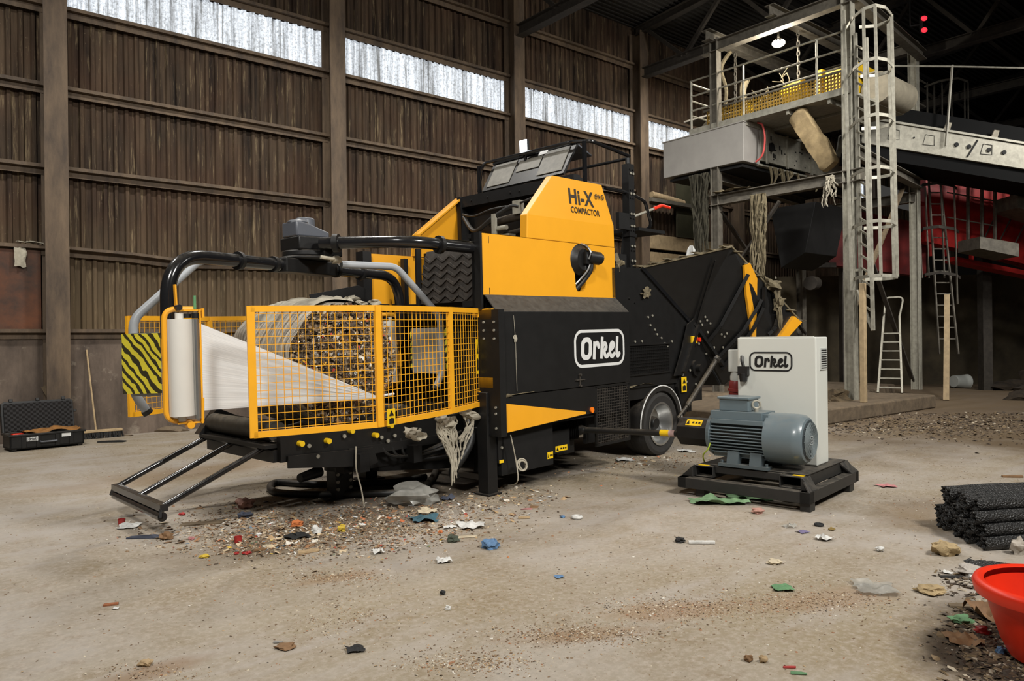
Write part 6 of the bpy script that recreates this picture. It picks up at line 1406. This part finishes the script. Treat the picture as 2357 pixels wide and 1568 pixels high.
 ('plastic_piece', 985, 1180, 40, 'sheet', CR, 'cream paper flap below the clear bag', 'paper', .04, .1, 72),
 ('paper_scrap', 2040, 1120, 34, 'sheet', PK, 'pale pink paper left of the netting bundle', 'paper', .02, .1, 73),
 ('sack', 258, 1018, 60, 'chip', BKP, 'small dark block before the broom head', 'block', .02, .1, 74),
]
for t in L: piece(t[0], t[1], t[2], t[3], t[4], t[5], t[6], t[7], t[8], t[9], t[10])
# ---------------------------------------------------------------- uncountable crumbs
def crumbs(name, m, label, cat, spots, smin, smax, hh=.4):
    mb = MB()
    for (u, v, su, sv, n) in spots:
        for _ in range(n):
            uu, vv = u+RND.gauss(0, su), v+RND.gauss(0, sv)
            if vv < 950: continue
            p = G(uu, vv); q = MF.inverted() @ p
            s = RND.uniform(smin, smax)*(.6 if RND.random() < .6 else 1.2); R_ = eul(RND.uniform(-.5, .5), RND.uniform(-.5, .5), RND.uniform(0, 6.3)); e = RND.uniform(.25, .8)
            vs = [(-s, -s*e, 0), (s, -s*e*.8, 0), (s*.8, s*e, 0), (-s*.9, s*e*.7, 0), (0, 0, s*hh)]
            o = len(mb.v); mb.v += [p+R_ @ Vector(w)+Vector((0, 0, s*.12)) for w in vs]; mb.f += [(o, o+1, o+4), (o+1, o+2, o+4), (o+2, o+3, o+4), (o+3, o, o+4), (o+3, o+2, o+1, o)]
    ob = bpy.data.objects.new(name, mesh_of(mb, name, m)); COL.objects.link(ob); tag(ob, label, cat, kind='stuff'); return ob
crumbs('litter_scatter', CHIPD, 'mixed litter and splinters strewn below the wrapping table', 'litter',
       [(560, 1205, 90, 28, 900), (700, 1235, 110, 26, 1500), (880, 1215, 120, 26, 1100), (1080, 1170, 70, 16, 500), (560, 1262, 80, 16, 350), (800, 1160, 120, 22, 500), (1180, 1140, 60, 14, 260), (1500, 1062, 70, 10, 420), (1380, 1085, 90, 14, 220), (1560, 1050, 30, 12, 160), (360, 1235, 50, 20, 120), (700, 1225, 170, 30, 2600), (900, 1200, 150, 26, 1500)], .004, .016)
crumbs('litter_flakes', CHIPL, 'pale splinters, paper and plastic flakes lying in the litter heap', 'litter',
       [(560, 1190, 60, 20, 110), (690, 1228, 90, 18, 240), (640, 1255, 90, 14, 90), (880, 1200, 120, 20, 150), (1060, 1180, 80, 22, 110), (1190, 1148, 40, 10, 40), (1500, 1062, 60, 8, 60), (400, 1225, 60, 16, 40), (1240, 1130, 60, 14, 24)], .012, .034, .2)
crumbs('wood_crumbs', CHIPS, 'brown wood crumbs scattered over the whole floor', 'crumbs',
       [(1200, 1300, 700, 130, 3600), (600, 1350, 320, 110, 900), (1700, 1300, 350, 120, 1600), (1560, 1400, 130, 26, 500), (1330, 1462, 140, 22, 600), (1080, 1520, 90, 20, 500), (760, 1425, 50, 30, 350), (780, 1330, 70, 14, 300), (350, 1548, 60, 14, 350), (1800, 1390, 110, 24, 650), (2130, 1150, 90, 24, 700), (480, 1090, 160, 26, 800), (300, 1040, 160, 18, 500), (1900, 1060, 200, 30, 900), (2200, 1060, 130, 40, 900), (820, 1400, 60, 40, 300), (200, 1200, 160, 60, 300), (1560, 1400, 90, 14, 1200), (1330, 1462, 90, 10, 1200), (780, 1330, 60, 7, 700), (1900, 1385, 90, 14, 900), (1080, 1530, 80, 10, 700)], .002, .0075)
crumbs('dirt_heap', CHIPK, 'dark heap of dirt and shredded waste beneath the red tub', 'waste', [(2320, 1500, 60, 45, 2600), (2260, 1450, 40, 26, 800), (2345, 1440, 30, 30, 700), (2250, 1340, 50, 18, 300)], .006, .024)
crumbs('shredded_waste', CHIPK, 'dark shredded waste lying around plinth and far posts', 'waste', [(2290, 930, 70, 18, 1600), (1920, 962, 60, 8, 300), (2250, 900+60, 90, 16, 1000), (1640, 965, 60, 8, 260), (2120, 980, 120, 14, 900), (2250, 975, 110, 20, 1500), (1960, 985, 80, 10, 600)], .008, .034)
mb = MB()
for i in range(9):
    c = G(2335+RND.uniform(-60, 140), 900+RND.uniform(-6, 30)); mb.blob(c+Vector((RND.uniform(-.5, 3.5), RND.uniform(.2, 2), .0)), (RND.uniform(.5, 1.2), RND.uniform(.4, .9), RND.uniform(.15, .6)), i+80, .5, 3)
o_ = single('waste_heap', mb, simple('waste_heap_brown', srgb(62, 50, 36), .95, var=.7, scale=9, bump=.05), 'dark brown heap of waste beyond the wall end at the right', 'waste', kind='stuff')
mb = MB()
for i in range(5): mb.blob(BF @ Vector((9.2+i*.55, -6.4+.3*(i % 2), .27)), (.5, .4, .12+.1*(i % 3)), i+60, .5, 3)
single('dirt_pile', mb, simple('plinth_dirt', srgb(96, 80, 56), .95, var=.6, scale=12, bump=.03), 'brown dirt piled on the plinth behind the cabinet', 'dirt', kind='stuff')
mb = MB()
for y0, sgn in ((-.35, 0),):
    for i in range(10): mb.blob(BF @ Vector((-2.5+i*.9, -.12, .0)), (.4, .1, .04+.03*(i % 3)), i+90, .5, 2)
single('dust_ridge', mb, simple('wall_foot_dust', srgb(120, 104, 84), .95, var=.4, scale=14), 'ridge of dust and crumbs along the foot of the wall', 'dust', kind='stuff')

# ================================================================ LIGHT
def area(name, p, tgt, size, energy, colr=(1, .975, .925), spread=110):
    d = bpy.data.lights.new(name, 'AREA'); d.size = size; d.energy = energy; d.color = colr; d.shape = 'DISK'
    o = bpy.data.objects.new(name, d); COL.objects.link(o); o.location = p; d.spread = rad(spread); o.rotation_euler = (Vector(tgt)-Vector(p)).to_track_quat('-Z', 'Y').to_euler(); return o
bp_ = lambda s, n, z: BF @ Vector((s, n, z))
area('hall_or_fill_lamp', bp_(-4.5, -14, 7.9), bp_(2, -5, 0), 1.4, 290)
area('hall_or_fill_lamp', bp_(2.5, -17, 7.9), bp_(3.5, -7, 0), 1.8, 380)
area('hall_or_fill_lamp', bp_(9.5, -15, 7.9), bp_(10, -6, 2), 1.6, 270)
for s_ in (-3.0, 2.2, 7.4): area('hall_or_fill_lamp', bp_(s_, -4.3, 8.3), bp_(s_+.2, -3.6, 0), .6, 230, spread=160)
area('hall_or_fill_lamp', bp_(9.0, -11.5, 8.4), bp_(13, -5.5, 3.5), 1.0, 210, spread=90)  # extra fill light, added only to brighten the tower
area('hall_or_fill_lamp', bp_(17, -12, 7.9), bp_(19, -7, 3), 1.0, 150, spread=110)
area('hall_or_fill_lamp', bp_(12.4, -3.0, 8.2), bp_(14.8, -.4, 4.2), .6, 110, spread=120)  # fill light added to lift the dim wall boards behind the hopper
pl_ = bpy.data.lights.new('tower_lamp', 'POINT'); pl_.energy = 190; pl_.color = (1, .93, .8); pl_.shadow_soft_size = .12
po = bpy.data.objects.new('tower_lamp', pl_); COL.objects.link(po); po.location = bp_(LP[0]-.15, LP[1]-.05, LP[2]-.25)
w = bpy.data.worlds.new('world'); SC.world = w; w.use_nodes = True; w.node_tree.nodes['Background'].inputs[0].default_value = (.75, .72, .68, 1); w.node_tree.nodes['Background'].inputs[1].default_value = .06
cy = SC.cycles; cy.max_bounces = 4; cy.diffuse_bounces = 2; cy.glossy_bounces = 2; cy.transmission_bounces = 2; cy.transparent_max_bounces = 8; cy.adaptive_threshold = .04
SC.view_settings.view_transform = 'Standard'; SC.view_settings.look = 'None'; SC.view_settings.exposure = 0
